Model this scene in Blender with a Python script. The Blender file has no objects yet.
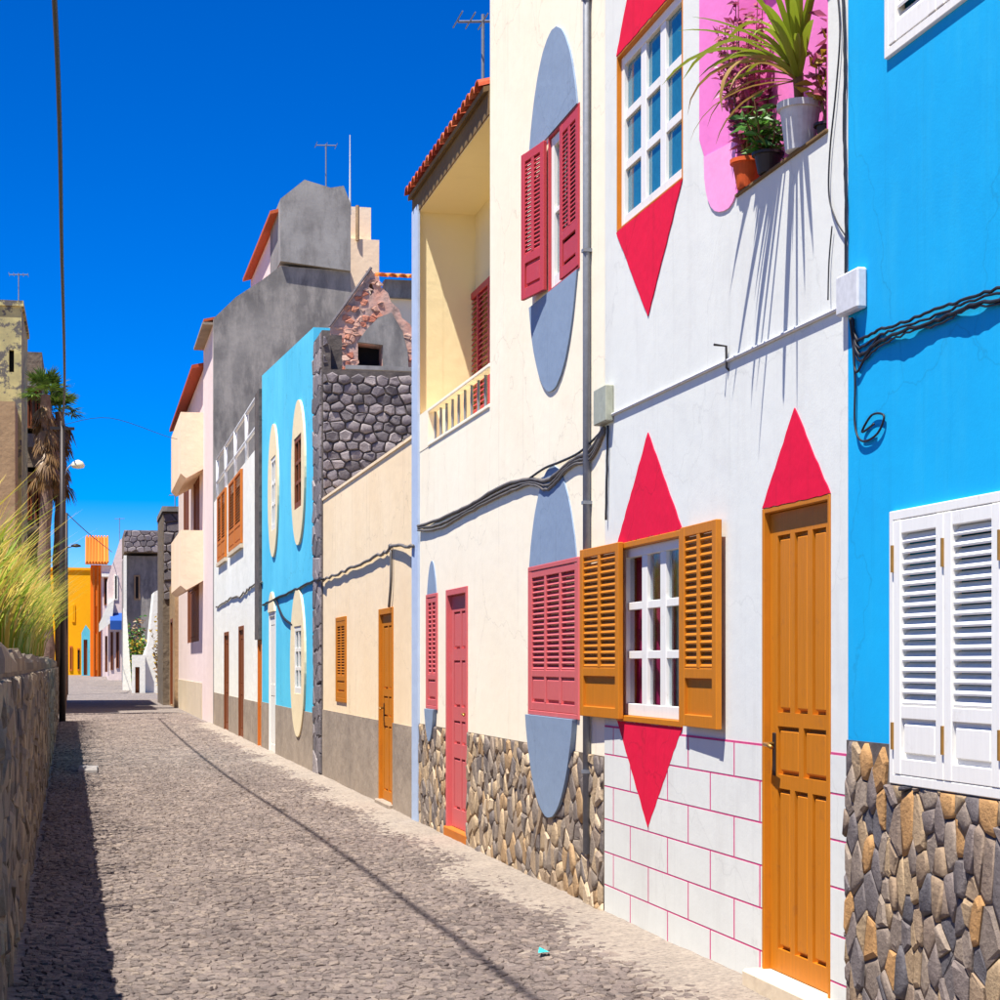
import bpy, bmesh, math, random
from mathutils import Vector, Matrix
from mathutils.geometry import tessellate_polygon

R = random.Random(11)
scene = bpy.context.scene
COL = scene.collection

# ------------------------------------------------------------------ camera
F, HZ, VPX, EYE = 1.8, 664.0, 88.0, 1.45          # focal (image widths), horizon row, street vanishing column, eye height
TH = math.atan((500 - VPX) / (F * 1000))
cam = bpy.data.cameras.new('camera')
cam.sensor_width = 36; cam.lens = 36 * F; cam.shift_y = (HZ - 500) / 1000
cam.clip_start = 0.05; cam.clip_end = 4000
camo = bpy.data.objects.new('camera', cam); COL.objects.link(camo)
camo.location = (0, 0, EYE); camo.rotation_euler = (math.pi / 2, 0, -TH)
scene.camera = camo

# ------------------------------------------------------------------ sky, sun, exposure
SUN = Vector((-0.33, -0.24, 1.0)).normalized()
w = bpy.data.worlds.new('World'); scene.world = w; w.use_nodes = True
nt = w.node_tree; nt.nodes.clear()
sky = nt.nodes.new('ShaderNodeTexSky'); sky.sky_type = 'NISHITA'; sky.sun_disc = False
sky.sun_elevation = math.asin(SUN.z); sky.sun_rotation = math.atan2(SUN.x, SUN.y)
sky.altitude = 1800; sky.air_density = 0.8; sky.dust_density = 0.0; sky.ozone_density = 4.0
hs = nt.nodes.new('ShaderNodeHueSaturation'); hs.inputs['Saturation'].default_value = 1.68
hs.inputs['Value'].default_value = 1.0; hs.inputs['Hue'].default_value = 0.518
bg = nt.nodes.new('ShaderNodeBackground'); bg.inputs['Strength'].default_value = 0.098
wo = nt.nodes.new('ShaderNodeOutputWorld')
nt.links.new(sky.outputs[0], hs.inputs['Color']); nt.links.new(hs.outputs[0], bg.inputs['Color'])
nt.links.new(bg.outputs[0], wo.inputs['Surface'])
sl = bpy.data.lights.new('sun', 'SUN'); sl.energy = 5.0; sl.angle = math.radians(0.5); sl.color = (1.0, 0.955, 0.88)
so = bpy.data.objects.new('sun', sl); COL.objects.link(so)
so.rotation_euler = SUN.to_track_quat('Z', 'Y').to_euler(); so.location = (-8, -6, 30)
vs = scene.view_settings
vs.view_transform = 'Standard'; vs.look = 'None'; vs.gamma = 1; vs.use_curve_mapping = False
vs.exposure = 0.95
scene.cycles.use_denoising = True
scene.cycles.max_bounces = 8

# ------------------------------------------------------------------ plan helpers: a bearing read off the plan -> a point of a wall plane
W = 2.92                                              # the row of facades stands at x = W, the street runs along +y
CT, ST = math.cos(TH), math.sin(TH)
def ray(px):
    r = (px - 500) / (F * 1000)
    return ST + r * CT, CT - r * ST
def fy(px, x=W):
    dx, dy = ray(px); return x * dy / dx
def fz(px, py, x=W):
    dx, dy = ray(px); return EYE + (HZ - py) / (F * 1000) * x / dx
def fp(px, py, x=W):
    return (fy(px, x), fz(px, py, x))
def gx(px, y):
    dx, dy = ray(px); return y * dx / dy
def gz(px, py, y):
    dx, dy = ray(px); return EYE + (HZ - py) / (F * 1000) * y / dy
def gp(px, py, y):
    return (gx(px, y), gz(px, py, y))
def FM(x=W):                                          # facade map: (a along street, b up, d out of the wall towards the street)
    return lambda a, b, d: (x - d, a, b)
def GM(y):                                            # gable map: wall facing the viewer's end of the street
    return lambda a, b, d: (a, y - d, b)
def smooth(t):
    t = max(0, min(1, t)); return t * t * (3 - 2 * t)
def ground_z(y):
    return 0.75 * smooth((y - 74) / 38)

# ------------------------------------------------------------------ materials
def lin(c):
    return tuple((v / 12.92 if v <= .04045 else ((v + .055) / 1.055) ** 2.4) for v in (x / 255 for x in c))
MATS = {}
def new_mat(name):
    m = bpy.data.materials.new(name); m.use_nodes = True
    n = m.node_tree.nodes; b = n['Principled BSDF']
    return m, n, m.node_tree.links, b
def mixc(n, l, fac, a, b, blend='MIX'):
    x = n.new('ShaderNodeMix'); x.data_type = 'RGBA'; x.blend_type = blend
    for sock, v in ((x.inputs[0], fac), (x.inputs[6], a), (x.inputs[7], b)):
        if hasattr(v, 'is_output'): l.new(v, sock)
        elif isinstance(v, (int, float)): sock.default_value = v
        else: sock.default_value = (*v[:3], 1)
    return x.outputs[2]
def noise(n, l, scale, detail=4, rough=.55, vec=None, stretch=None):
    t = n.new('ShaderNodeTexNoise'); t.inputs['Scale'].default_value = scale
    t.inputs['Detail'].default_value = detail; t.inputs['Roughness'].default_value = rough
    tc = n.new('ShaderNodeTexCoord'); out = tc.outputs['Object']
    if stretch:
        mp = n.new('ShaderNodeMapping'); mp.inputs['Scale'].default_value = stretch
        l.new(out, mp.inputs[0]); out = mp.outputs[0]
    l.new(out, t.inputs['Vector'])
    return t.outputs['Fac']
def ramp(n, l, src, stops):
    r = n.new('ShaderNodeValToRGB'); l.new(src, r.inputs[0])
    e = r.color_ramp.elements
    while len(e) < len(stops): e.new(0.5)
    for k, (p, c) in enumerate(stops):
        e[k].position = p
        e[k].color = (c, c, c, 1) if isinstance(c, (int, float)) else (*c[:3], 1)
    return r.outputs[0]
def bump(n, l, b, src, strength, dist=.01):
    bp = n.new('ShaderNodeBump'); bp.inputs['Strength'].default_value = strength; bp.inputs['Distance'].default_value = dist
    l.new(src, bp.inputs['Height'])
    if b.inputs['Normal'].is_linked: l.new(b.inputs['Normal'].links[0].from_socket, bp.inputs['Normal'])
    l.new(bp.outputs[0], b.inputs['Normal'])
def plaster(name, c, c2=None, var=.5, stain=.35, stain_c=(120, 110, 98), rough=.88, bmp=.35, streak=True, big=.7, sr=(.56, .78), coarse=1.0, wear=0):
    m, n, l, b = new_mat(name)
    c = lin(c); c2 = lin(c2) if c2 else tuple(v * .86 for v in c)
    f = ramp(n, l, noise(n, l, big, 6, .6), [(.35, 0), (.68, 1)])
    mm = n.new('ShaderNodeMath'); mm.operation = 'MULTIPLY'; l.new(f, mm.inputs[0]); mm.inputs[1].default_value = var
    col = mixc(n, l, mm.outputs[0], c, c2)
    if stain:
        s = ramp(n, l, noise(n, l, 2.2, 8, .72, stretch=(1, 1.6, .35) if streak else None), [(sr[0], 0), (sr[1], 1)])
        m2 = n.new('ShaderNodeMath'); m2.operation = 'MULTIPLY'; l.new(s, m2.inputs[0]); m2.inputs[1].default_value = stain
        col = mixc(n, l, m2.outputs[0], col, lin(stain_c))
    if wear:                                          # rain runs and hairline cracks
        runs = ramp(n, l, noise(n, l, 2.0, 7, .7, stretch=(5, 5, .22)), [(.56, 1), (.72, 1 - .22 * wear)])
        col = mixc(n, l, 1, col, runs, 'MULTIPLY')
        spots = ramp(n, l, noise(n, l, 11, 8, .75), [(.64, 1), (.70, 1 - .16 * wear)])
        col = mixc(n, l, 1, col, spots, 'MULTIPLY')
        tc = n.new('ShaderNodeTexCoord'); nz = n.new('ShaderNodeTexNoise'); nz.inputs['Scale'].default_value = 3; nz.inputs['Detail'].default_value = 6; l.new(tc.outputs['Object'], nz.inputs['Vector'])
        va = n.new('ShaderNodeVectorMath'); va.operation = 'MULTIPLY_ADD'; l.new(nz.outputs['Color'], va.inputs[0]); va.inputs[1].default_value = (.5, .5, .5); l.new(tc.outputs['Object'], va.inputs[2])
        vo = n.new('ShaderNodeTexVoronoi'); vo.feature = 'DISTANCE_TO_EDGE'; vo.inputs['Scale'].default_value = .75; l.new(va.outputs[0], vo.inputs['Vector'])
        cr = ramp(n, l, vo.outputs['Distance'], [(.0, 1 - .3 * wear), (.005, 1)])
        col = mixc(n, l, 1, col, cr, 'MULTIPLY')
    l.new(col, b.inputs['Base Color']); b.inputs['Roughness'].default_value = rough
    b.inputs['Specular IOR Level'].default_value = .25
    bump(n, l, b, noise(n, l, 5, 3), bmp * coarse, .03)
    bump(n, l, b, noise(n, l, 90, 4), bmp * .6, .004)
    return m
def paint(name, c, rough=.5, var=.25, grain=None, wear=.0, wear_c=(90, 70, 50), spec=.4):
    m, n, l, b = new_mat(name); c = lin(c)
    f = noise(n, l, 14, 5, .6, stretch=grain or (1, 1, 1))
    f = ramp(n, l, f, [(.3, 0), (.75, 1)])
    mm = n.new('ShaderNodeMath'); mm.operation = 'MULTIPLY'; l.new(f, mm.inputs[0]); mm.inputs[1].default_value = var
    col = mixc(n, l, mm.outputs[0], c, tuple(v * .6 for v in c))
    if wear:
        s = ramp(n, l, noise(n, l, 9, 9, .75), [(.57, 0), (.66, 1)])
        m2 = n.new('ShaderNodeMath'); m2.operation = 'MULTIPLY'; l.new(s, m2.inputs[0]); m2.inputs[1].default_value = wear
        col = mixc(n, l, m2.outputs[0], col, lin(wear_c))
    l.new(col, b.inputs['Base Color']); b.inputs['Roughness'].default_value = rough
    b.inputs['Specular IOR Level'].default_value = spec
    bump(n, l, b, noise(n, l, 40, 4, .6, stretch=grain or (1, 1, 1)), .25, .003)
    return m
def stones(name, cols, rough=.85, scale=22, bmp=.6, vein=.5, patch=False):
    """each separate piece takes one of the given colours"""
    m, n, l, b = new_mat(name)
    g = n.new('ShaderNodeNewGeometry'); oi = n.new('ShaderNodeObjectInfo')
    ad = n.new('ShaderNodeMath'); ad.operation = 'ADD'; l.new(g.outputs['Random Per Island'], ad.inputs[0]); l.new(oi.outputs['Random'], ad.inputs[1])
    fr = n.new('ShaderNodeMath'); fr.operation = 'FRACT'; l.new(ad.outputs[0], fr.inputs[0])
    r = n.new('ShaderNodeValToRGB'); r.color_ramp.interpolation = 'CONSTANT'; l.new(fr.outputs[0], r.inputs[0])
    e = r.color_ramp.elements
    while len(e) < len(cols): e.new(.5)
    for k, c in enumerate(cols):
        e[k].position = k / len(cols); e[k].color = (*lin(c), 1)
    f = ramp(n, l, noise(n, l, scale, 7, .7), [(.3, 0.62), (.7, 1.2)])
    col = mixc(n, l, vein, r.outputs[0], f, 'MULTIPLY')
    if patch: col = mixc(n, l, .9, col, ramp(n, l, noise(n, l, 1.1, 7, .7, stretch=(1.6, .6, 1)), [(.3, (.66, .63, .62)), (.7, (1.22, 1.18, 1.12))]), 'MULTIPLY')
    l.new(col, b.inputs['Base Color']); b.inputs['Roughness'].default_value = rough
    b.inputs['Specular IOR Level'].default_value = .3
    bump(n, l, b, noise(n, l, scale * 2, 6, .65), bmp, .012)
    return m
def leafmat(name, c, c2, trans=.35):
    m, n, l, b = new_mat(name)
    g = n.new('ShaderNodeNewGeometry')
    col = mixc(n, l, g.outputs['Random Per Island'], lin(c), lin(c2))
    l.new(col, b.inputs['Base Color']); b.inputs['Roughness'].default_value = .45
    t = n.new('ShaderNodeBsdfTranslucent'); l.new(col, t.inputs['Color'])
    mx = n.new('ShaderNodeMixShader'); mx.inputs[0].default_value = trans
    l.new(b.outputs[0], mx.inputs[1]); l.new(t.outputs[0], mx.inputs[2])
    l.new(mx.outputs[0], n['Material Output'].inputs['Surface'])
    return m
def glass(name, tint, refl=.5):
    m, n, l, b = new_mat(name)
    tr = n.new('ShaderNodeBsdfTransparent'); tr.inputs[0].default_value = (*tint, 1)
    gl = n.new('ShaderNodeBsdfGlossy'); gl.inputs['Roughness'].default_value = .03
    lw = n.new('ShaderNodeLayerWeight'); lw.inputs['Blend'].default_value = .25
    pw = n.new('ShaderNodeMath'); pw.operation = 'MULTIPLY'; l.new(lw.outputs['Facing'], pw.inputs[0]); pw.inputs[1].default_value = .3 * refl / .5
    mx = n.new('ShaderNodeMixShader'); l.new(pw.outputs[0], mx.inputs[0])
    l.new(tr.outputs[0], mx.inputs[1]); l.new(gl.outputs[0], mx.inputs[2])
    l.new(mx.outputs[0], n['Material Output'].inputs['Surface'])
    return m
def plain(name, c, rough=.6, metal=0, spec=.4):
    m, n, l, b = new_mat(name)
    f = ramp(n, l, noise(n, l, 30, 4), [(.3, 0), (.7, 1)])
    c = lin(c); l.new(mixc(n, l, f, c, tuple(v * .8 for v in c)), b.inputs['Base Color'])
    b.inputs['Roughness'].default_value = rough; b.inputs['Metallic'].default_value = metal
    b.inputs['Specular IOR Level'].default_value = spec
    return m

M = MATS
M['blue'] = plaster('blue_plaster', (0, 168, 222), (0, 154, 212), var=.8, stain=.4, stain_c=(50, 176, 214), bmp=.22, sr=(.48, .75), coarse=.35, wear=.5)
M['white'] = plaster('white_plaster', (221, 222, 214), (213, 214, 206), var=.7, stain=.3, stain_c=(186, 183, 176), bmp=.25, coarse=.4, sr=(.52, .74), wear=.35)
M['cream'] = plaster('cream_plaster', (248, 237, 212), (242, 228, 200), var=.7, stain=.16, stain_c=(212, 194, 158), bmp=.25, coarse=.5, wear=.6)
M['loggia'] = plaster('loggia_plaster', (240, 222, 172), (232, 212, 158), var=.6, stain=.15, stain_c=(190, 165, 110), bmp=.2)
M['beige'] = plaster('beige_plaster', (246, 222, 184), (236, 208, 166), var=.7, stain=.25, stain_c=(206, 176, 136), bmp=.3, coarse=.6, wear=.7)
M['turq'] = plaster('turquoise_plaster', (92, 202, 230), (72, 184, 218), var=.8, stain=.25, stain_c=(140, 205, 225), bmp=.3, coarse=.5, wear=.9)
M['peach'] = plaster('peach_plaster', (246, 220, 188), (238, 206, 172), var=.7, stain=.22, stain_c=(200, 170, 145), bmp=.3)
M['pinkwhite'] = plaster('pink_white_plaster', (236, 216, 208), (226, 204, 196), var=.7, stain=.3, stain_c=(185, 160, 150), bmp=.3)
M['oldwhite'] = plaster('old_white_plaster', (240, 238, 226), (228, 226, 212), var=.9, stain=.45, stain_c=(190, 184, 170), bmp=.4)
M['cement'] = plaster('cement_render', (166, 150, 132), (138, 124, 110), var=.9, stain=.5, stain_c=(160, 148, 130), bmp=.6, big=1.6)
M['dcement'] = plaster('dark_cement_render', (142, 138, 132), (84, 81, 80), var=1, stain=.8, stain_c=(158, 152, 144), bmp=.6, big=.45, sr=(.44, .6), coarse=.4)
M['lcement'] = plaster('light_cement_render', (158, 155, 150), (134, 131, 127), var=1, stain=.6, stain_c=(104, 100, 96), bmp=.6, big=1.0, sr=(.46, .62), coarse=.4)
M['olive'] = plaster('old_yellow_plaster', (204, 192, 130), (150, 142, 104), var=1, stain=1, stain_c=(100, 96, 90), bmp=.5, big=1.2, streak=False, sr=(.51, .57), coarse=.4)
M['brownpl'] = plaster('brown_plaster', (176, 146, 110), (150, 122, 92), var=1, stain=.6, stain_c=(98, 84, 70), bmp=.6)
M['ruin'] = plaster('pink_ruin_plaster', (206, 148, 124), (190, 172, 160), var=1, stain=.8, stain_c=(120, 98, 90), bmp=.8, big=2.2, streak=False, sr=(.5, .6))
M['oval'] = plaster('blue_grey_paint', (134, 152, 174), (124, 142, 165), var=.6, stain=.15, stain_c=(100, 116, 150), bmp=.2, wear=.7)
M['crimson'] = plaster('crimson_paint', (222, 2, 58), (212, 2, 54), var=.6, stain=.12, stain_c=(170, 30, 60), bmp=.2, wear=.7)
M['pinkline'] = plaster('pink_joint_paint', (205, 60, 120), (190, 80, 125), var=.8, stain=.2, bmp=.2)
M['pink'] = plaster('pink_paint', (236, 128, 196), (228, 118, 186), var=.6, stain=.1, stain_c=(215, 140, 190), bmp=.2)
M['lpink'] = plaster('light_pink_paint', (242, 160, 208), (238, 150, 200), var=.6, stain=.1, stain_c=(225, 160, 200), bmp=.2)
M['ovalcream'] = plaster('oval_cream_paint', (236, 218, 178), (228, 206, 164), var=.6, stain=.2, stain_c=(205, 170, 120), bmp=.25)
M['yellow'] = plaster('yellow_plaster', (250, 182, 8), (240, 168, 6), var=.6, stain=.15, stain_c=(210, 150, 30), bmp=.2)
M['orangepl'] = plaster('orange_plaster', (240, 120, 20), (226, 108, 16), var=.6, stain=.15, stain_c=(190, 100, 40), bmp=.2)
M['stripe'] = plaster('pale_blue_corner_paint', (176, 192, 214), (164, 180, 204), var=.6, stain=.2, bmp=.2)
M['step'] = plaster('beige_step_cement', (214, 196, 168), (198, 180, 152), var=.8, stain=.4, bmp=.4)
M['ostep'] = plaster('orange_step_paint', (196, 112, 34), (176, 100, 34), var=.8, stain=.4, bmp=.4)
M['orange'] = paint('orange_wood_paint', (200, 120, 10), .55, .55, (1, 9, .3), wear=.4, wear_c=(156, 94, 34))
M['red'] = paint('faded_red_paint', (208, 100, 100), .55, .3, (1, 6, .4), wear=.4, wear_c=(196, 124, 122))
M['dred'] = paint('red_wood_paint', (188, 60, 66), .55, .3, (1, 6, .4), wear=.3, wear_c=(184, 96, 96))
M['whitewood'] = paint('white_wood_paint', (236, 233, 224), .45, .18, (1, 4, .4), wear=.3, wear_c=(190, 178, 165))
M['brown'] = paint('brown_wood', (128, 66, 26), .6, .5, (1, 6, .4))
M['rust'] = paint('rust_orange_wood', (206, 116, 36), .6, .5, (1, 6, .4))
M['brass'] = plain('brass', (190, 140, 70), .4, .7)
M['iron'] = plain('dark_iron', (58, 52, 50), .5, .5)
M['greypipe'] = plain('grey_pipe', (126, 130, 138), .5)
M['cable'] = plain('black_cable', (34, 34, 40), .55)
M['gcable'] = plain('grey_cable', (110, 104, 98), .6)
M['boxwhite'] = plain('white_plastic', (215, 215, 215), .5)
M['boxgreen'] = plain('grey_green_plastic', (170, 172, 152), .5)
M['whitemetal'] = plain('white_painted_steel', (225, 225, 225), .5)
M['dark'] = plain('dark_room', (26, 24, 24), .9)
M['curtain'] = plain('crimson_curtain', (190, 10, 90), .8)
M['whitecurtain'] = plain('white_curtain', (230, 230, 232), .85)
M['glass'] = glass('clear_pane', (.85, .9, .92))
M['skyglass'] = plain('sky_reflection_pane', (44, 118, 140), .05, 0, .8)  # even teal base colour painting the sky's reflection into the panes
M['tile'] = stones('clay_roof_tile', [(176, 76, 44), (190, 92, 52), (158, 62, 40), (200, 110, 70)], .8, 18, .4)
M['rubble'] = stones('pink_masonry', [(208, 142, 112), (198, 130, 104), (212, 164, 140), (186, 116, 92), (184, 140, 120), (216, 176, 152)], .9, 16, .9, .8)
M['otile'] = stones('orange_roof_tile', [(222, 124, 40), (214, 110, 34), (228, 136, 60)], .8, 18, .4)
M['stoneA'] = stones('brown_grey_stone', [(150, 128, 104), (132, 118, 106), (168, 144, 112), (110, 102, 100), (178, 136, 88), (138, 120, 104), (122, 110, 104), (162, 138, 108), (98, 94, 96), (148, 132, 116)], .85, 26, .7, .6)
M['stoneC'] = stones('warm_rubble_stone', [(164, 142, 116), (140, 126, 112), (180, 156, 124), (118, 108, 102), (170, 140, 104), (152, 134, 116), (196, 174, 144), (130, 118, 108)], .88, 26, .7, .6)
M['stoneE'] = stones('dark_basalt_stone', [(140, 130, 130), (122, 114, 115), (152, 142, 140), (110, 103, 104), (130, 122, 124)], .9, 16, .8, .7)
M['stoneL'] = stones('grey_brown_wall_stone', [(128, 116, 102), (112, 102, 92), (142, 128, 108), (100, 92, 86), (120, 106, 90)], .9, 9, 1.0, .8)
M['cobble'] = stones('basalt_cobble', [(134, 122, 116), (126, 115, 110), (142, 130, 122), (130, 119, 113), (137, 125, 118), (119, 109, 104), (149, 136, 126)], .92, 70, 1.0, .8, patch=True)
M['mortar'] = plaster('dark_mortar', (104, 96, 90), (78, 72, 70), var=1, stain=.3, bmp=.8, big=6, streak=False)
M['mortarL'] = plaster('brown_mortar', (128, 114, 98), (100, 88, 76), var=1, stain=.4, bmp=1, big=5, streak=False)
M['sand'] = plaster('dusty_joint_sand', (132, 122, 114), (108, 100, 96), var=1, stain=.4, stain_c=(165, 148, 125), bmp=.9, big=3, streak=False)
M['earth'] = plaster('dry_earth', (150, 126, 96), (122, 102, 80), var=1, stain=.5, stain_c=(176, 152, 118), bmp=1, big=.4, streak=False)
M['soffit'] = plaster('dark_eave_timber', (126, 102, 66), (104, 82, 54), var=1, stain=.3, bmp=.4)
def setts():
    m, n, l, b = new_mat('distant_setts')
    tc = n.new('ShaderNodeTexCoord'); v = n.new('ShaderNodeTexVoronoi'); v.inputs['Scale'].default_value = 15; l.new(tc.outputs['Object'], v.inputs['Vector'])
    bw = n.new('ShaderNodeSeparateColor'); l.new(v.outputs['Color'], bw.inputs[0])
    col = ramp(n, l, bw.outputs[0], [(0, lin((100, 92, 88))), (.5, lin((120, 110, 104))), (1, lin((142, 130, 120)))])
    f = ramp(n, l, noise(n, l, 1.2, 6, .65), [(.3, .78), (.72, 1.12)])
    l.new(mixc(n, l, .8, col, f, 'MULTIPLY'), b.inputs['Base Color']); b.inputs['Roughness'].default_value = .9
    bump(n, l, b, v.outputs['Distance'], .6, .02); bump(n, l, b, noise(n, l, 60, 5), .5, .01)
    return m
M['setts'] = setts()
def dust():
    m, n, l, b = new_mat('road_dust')
    c = ramp(n, l, noise(n, l, 34, 9, .8), [(.34, lin((116, 106, 99))), (.5, lin((158, 145, 131))), (.68, lin((186, 171, 153)))])
    f = ramp(n, l, noise(n, l, 2.5, 6, .65), [(.3, .8), (.72, 1.1)])
    l.new(mixc(n, l, .8, c, f, 'MULTIPLY'), b.inputs['Base Color']); b.inputs['Roughness'].default_value = .95
    bump(n, l, b, noise(n, l, 45, 8, .75), .9, .02)
    return m
M['dust'] = dust()
M['apron'] = plaster('pale_cement_apron', (160, 146, 130), (138, 126, 114), var=1, stain=.5, stain_c=(140, 124, 110), bmp=.9, big=2.5, streak=False)
M['terracotta'] = plain('terracotta', (214, 88, 30), .75)
M['potwhite'] = plain('white_glazed_pot', (205, 205, 205), .5)
M['soil'] = plain('potting_soil', (60, 44, 34), .95)
M['stem'] = plain('plant_stem', (120, 92, 60), .8)
M['palmgreen'] = leafmat('strap_leaf_green', (96, 132, 30), (150, 158, 44), .3)
M['palmdead'] = leafmat('dry_leaf', (172, 148, 80), (140, 104, 50), .3)
M['purple'] = leafmat('purple_leaf', (132, 44, 90), (186, 100, 118), .3)
M['green'] = leafmat('dark_green_leaf', (40, 92, 28), (96, 150, 48), .3)
M['yellowleaf'] = leafmat('yellow_croton_leaf', (190, 160, 40), (150, 120, 40), .3)
M['reed'] = leafmat('reed_leaf', (176, 160, 58), (214, 184, 98), .35)
M['reedg'] = leafmat('reed_green', (104, 138, 34), (160, 170, 50), .35)
M['trunk'] = stones('palm_trunk', [(116, 92, 78), (100, 80, 68), (128, 104, 88)], .9, 14, 1.5, 1)
M['frond'] = leafmat('palm_frond', (52, 84, 26), (96, 120, 40), .25)
M['skirt'] = leafmat('dead_palm_frond', (150, 116, 70), (110, 86, 56), .2)
M['lampglass'] = plain('lamp_lens', (235, 225, 190), .3)
M['awning'] = plain('blue_canvas', (30, 84, 168), .8)
M['litter'] = plain('turquoise_scrap', (40, 190, 190), .6)
M['pale_patch'] = plain('pale_grey_patch', (158, 152, 148), .8)

# ------------------------------------------------------------------ mesh and object helpers
class MB:
    def __init__(s): s.v = []; s.f = []; s.sm = False
    def add(s, vs, fs):
        o = len(s.v); s.v += [tuple(p) for p in vs]; s.f += [tuple(i + o for i in f) for f in fs]; return s
    def box(s, mp, a0, a1, b0, b1, d0, d1):
        a0, a1 = sorted((a0, a1)); b0, b1 = sorted((b0, b1)); d0, d1 = sorted((d0, d1))
        p = [mp(a, b, d) for d in (d0, d1) for b in (b0, b1) for a in (a0, a1)]
        return s.add(p, [(0, 1, 3, 2), (4, 6, 7, 5), (0, 4, 5, 1), (2, 3, 7, 6), (0, 2, 6, 4), (1, 5, 7, 3)])
    def prism(s, mp, outer, d0, d1, holes=(), back=True):
        """flat shape in the wall plane, front at d1, sides back to d0"""
        loops = [list(outer)] + [list(h) for h in holes]
        flat = [p for lp in loops for p in lp]
        tr = tessellate_polygon([[Vector((p[0], p[1], 0)) for p in lp] for lp in loops])
        o = len(s.v); n = len(flat)
        s.v += [tuple(mp(p[0], p[1], d1)) for p in flat] + [tuple(mp(p[0], p[1], d0)) for p in flat]
        for t in tr:
            s.f.append(tuple(o + i for i in t))
            if back: s.f.append(tuple(o + n + i for i in reversed(t)))
        k = 0
        for lp in loops:
            m = len(lp)
            for i in range(m):
                j = (i + 1) % m; s.f.append((o + k + i, o + k + j, o + n + k + j, o + n + k + i))
            k += m
        return s
    def tube(s, pts, r, n=8, cap=True):
        pts = [Vector(p) for p in pts]; rs = r if isinstance(r, (list, tuple)) else [r] * len(pts)
        o = len(s.v); up = None
        for i, p in enumerate(pts):
            t = (pts[min(i + 1, len(pts) - 1)] - pts[max(i - 1, 0)]).normalized()
            if up is None: up = t.orthogonal().normalized()
            up = (up - t * up.dot(t)).normalized(); sd = t.cross(up)
            for k in range(n):
                a = 2 * math.pi * k / n; s.v.append(tuple(p + (up * math.cos(a) + sd * math.sin(a)) * rs[i]))
        for i in range(len(pts) - 1):
            for k in range(n):
                k2 = (k + 1) % n; s.f.append((o + i * n + k, o + i * n + k2, o + (i + 1) * n + k2, o + (i + 1) * n + k))
        if cap:
            s.f.append(tuple(o + k for k in reversed(range(n)))); e = o + (len(pts) - 1) * n; s.f.append(tuple(e + k for k in range(n)))
        return s
    def lathe(s, c, prof, n=20):
        o = len(s.v)
        for (r, z) in prof:
            for k in range(n):
                a = 2 * math.pi * k / n; s.v.append((c[0] + r * math.cos(a), c[1] + r * math.sin(a), c[2] + z))
        for i in range(len(prof) - 1):
            for k in range(n):
                k2 = (k + 1) % n; s.f.append((o + i * n + k, o + i * n + k2, o + (i + 1) * n + k2, o + (i + 1) * n + k))
        s.f.append(tuple(o + k for k in reversed(range(n))))
        return s
    def mesh(s, name, mat, smooth_=False, bevel=0, off=(0, 0, 0), recalc=True):
        me = bpy.data.meshes.new(name)
        ox, oy, oz = off
        me.from_pydata([(x - ox, y - oy, z - oz) for x, y, z in s.v], [], s.f)
        if recalc or bevel:
            bm = bmesh.new(); bm.from_mesh(me)
            if recalc: bmesh.ops.recalc_face_normals(bm, faces=bm.faces)
            if bevel:
                ed = [e for e in bm.edges if len(e.link_faces) == 2 and e.calc_face_angle(0) > .5]
                bmesh.ops.bevel(bm, geom=ed, offset=bevel, segments=1, affect='EDGES', clamp_overlap=True)
            bm.to_mesh(me); bm.free()
        if smooth_:
            for p in me.polygons: p.use_smooth = True
        me.materials.append(mat); me.update()
        return me
    def build(s, name, mat, parent=None, **k):
        off = root_loc(parent) if parent else k.pop('off', (0, 0, 0))
        me = s.mesh(name, mat, off=off, **k)
        o = bpy.data.objects.new(name, me); COL.objects.link(o)
        if parent: o.parent = parent
        elif off != (0, 0, 0): o.location = off
        return o
def root_loc(o):
    x = Vector((0, 0, 0))
    while o: x = x + o.location; o = o.parent
    return tuple(x)
def inst(name, me, parent, loc, rot=None):
    """a piece sharing mesh data, placed at a world location"""
    o = bpy.data.objects.new(name, me); COL.objects.link(o); o.parent = parent
    o.location = Vector(loc) - Vector(root_loc(parent))
    if rot: o.rotation_euler = rot
    return o
def tag(o, label=None, cat=None, group=None, kind=None):
    if label: o['label'] = label
    if cat: o['category'] = cat
    if group: o['group'] = group
    if kind: o['kind'] = kind
    return o
def thing(name, loc, label, cat, group=None):
    o = bpy.data.objects.new(name, None); COL.objects.link(o); o.location = loc; o.empty_display_size = .2
    return tag(o, label, cat, group)
def rect(a0, a1, b0, b1):
    return [(a0, b0), (a1, b0), (a1, b1), (a0, b1)]
def ellipse(ca, cb, ra, rb, n=48, t0=0, t1=2 * math.pi):
    return [(ca + ra * math.cos(t0 + (t1 - t0) * k / n), cb + rb * math.sin(t0 + (t1 - t0) * k / n)) for k in range(n + (1 if t1 - t0 < 6.28 else 0))]
def hand(poly, amp, step, rnd):
    """slightly unsteady outline of a hand painted shape"""
    out = []
    for i in range(len(poly)):
        (x0, y0), (x1, y1) = poly[i], poly[(i + 1) % len(poly)]
        L = math.hypot(x1 - x0, y1 - y0); k = max(1, int(L / step)); nx, ny = (-(y1 - y0) / L, (x1 - x0) / L) if L else (0, 0)
        for j in range(k):
            e = rnd.uniform(-amp, amp) if j else 0
            out.append((x0 + (x1 - x0) * j / k + nx * e, y0 + (y1 - y0) * j / k + ny * e))
    return out
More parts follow.
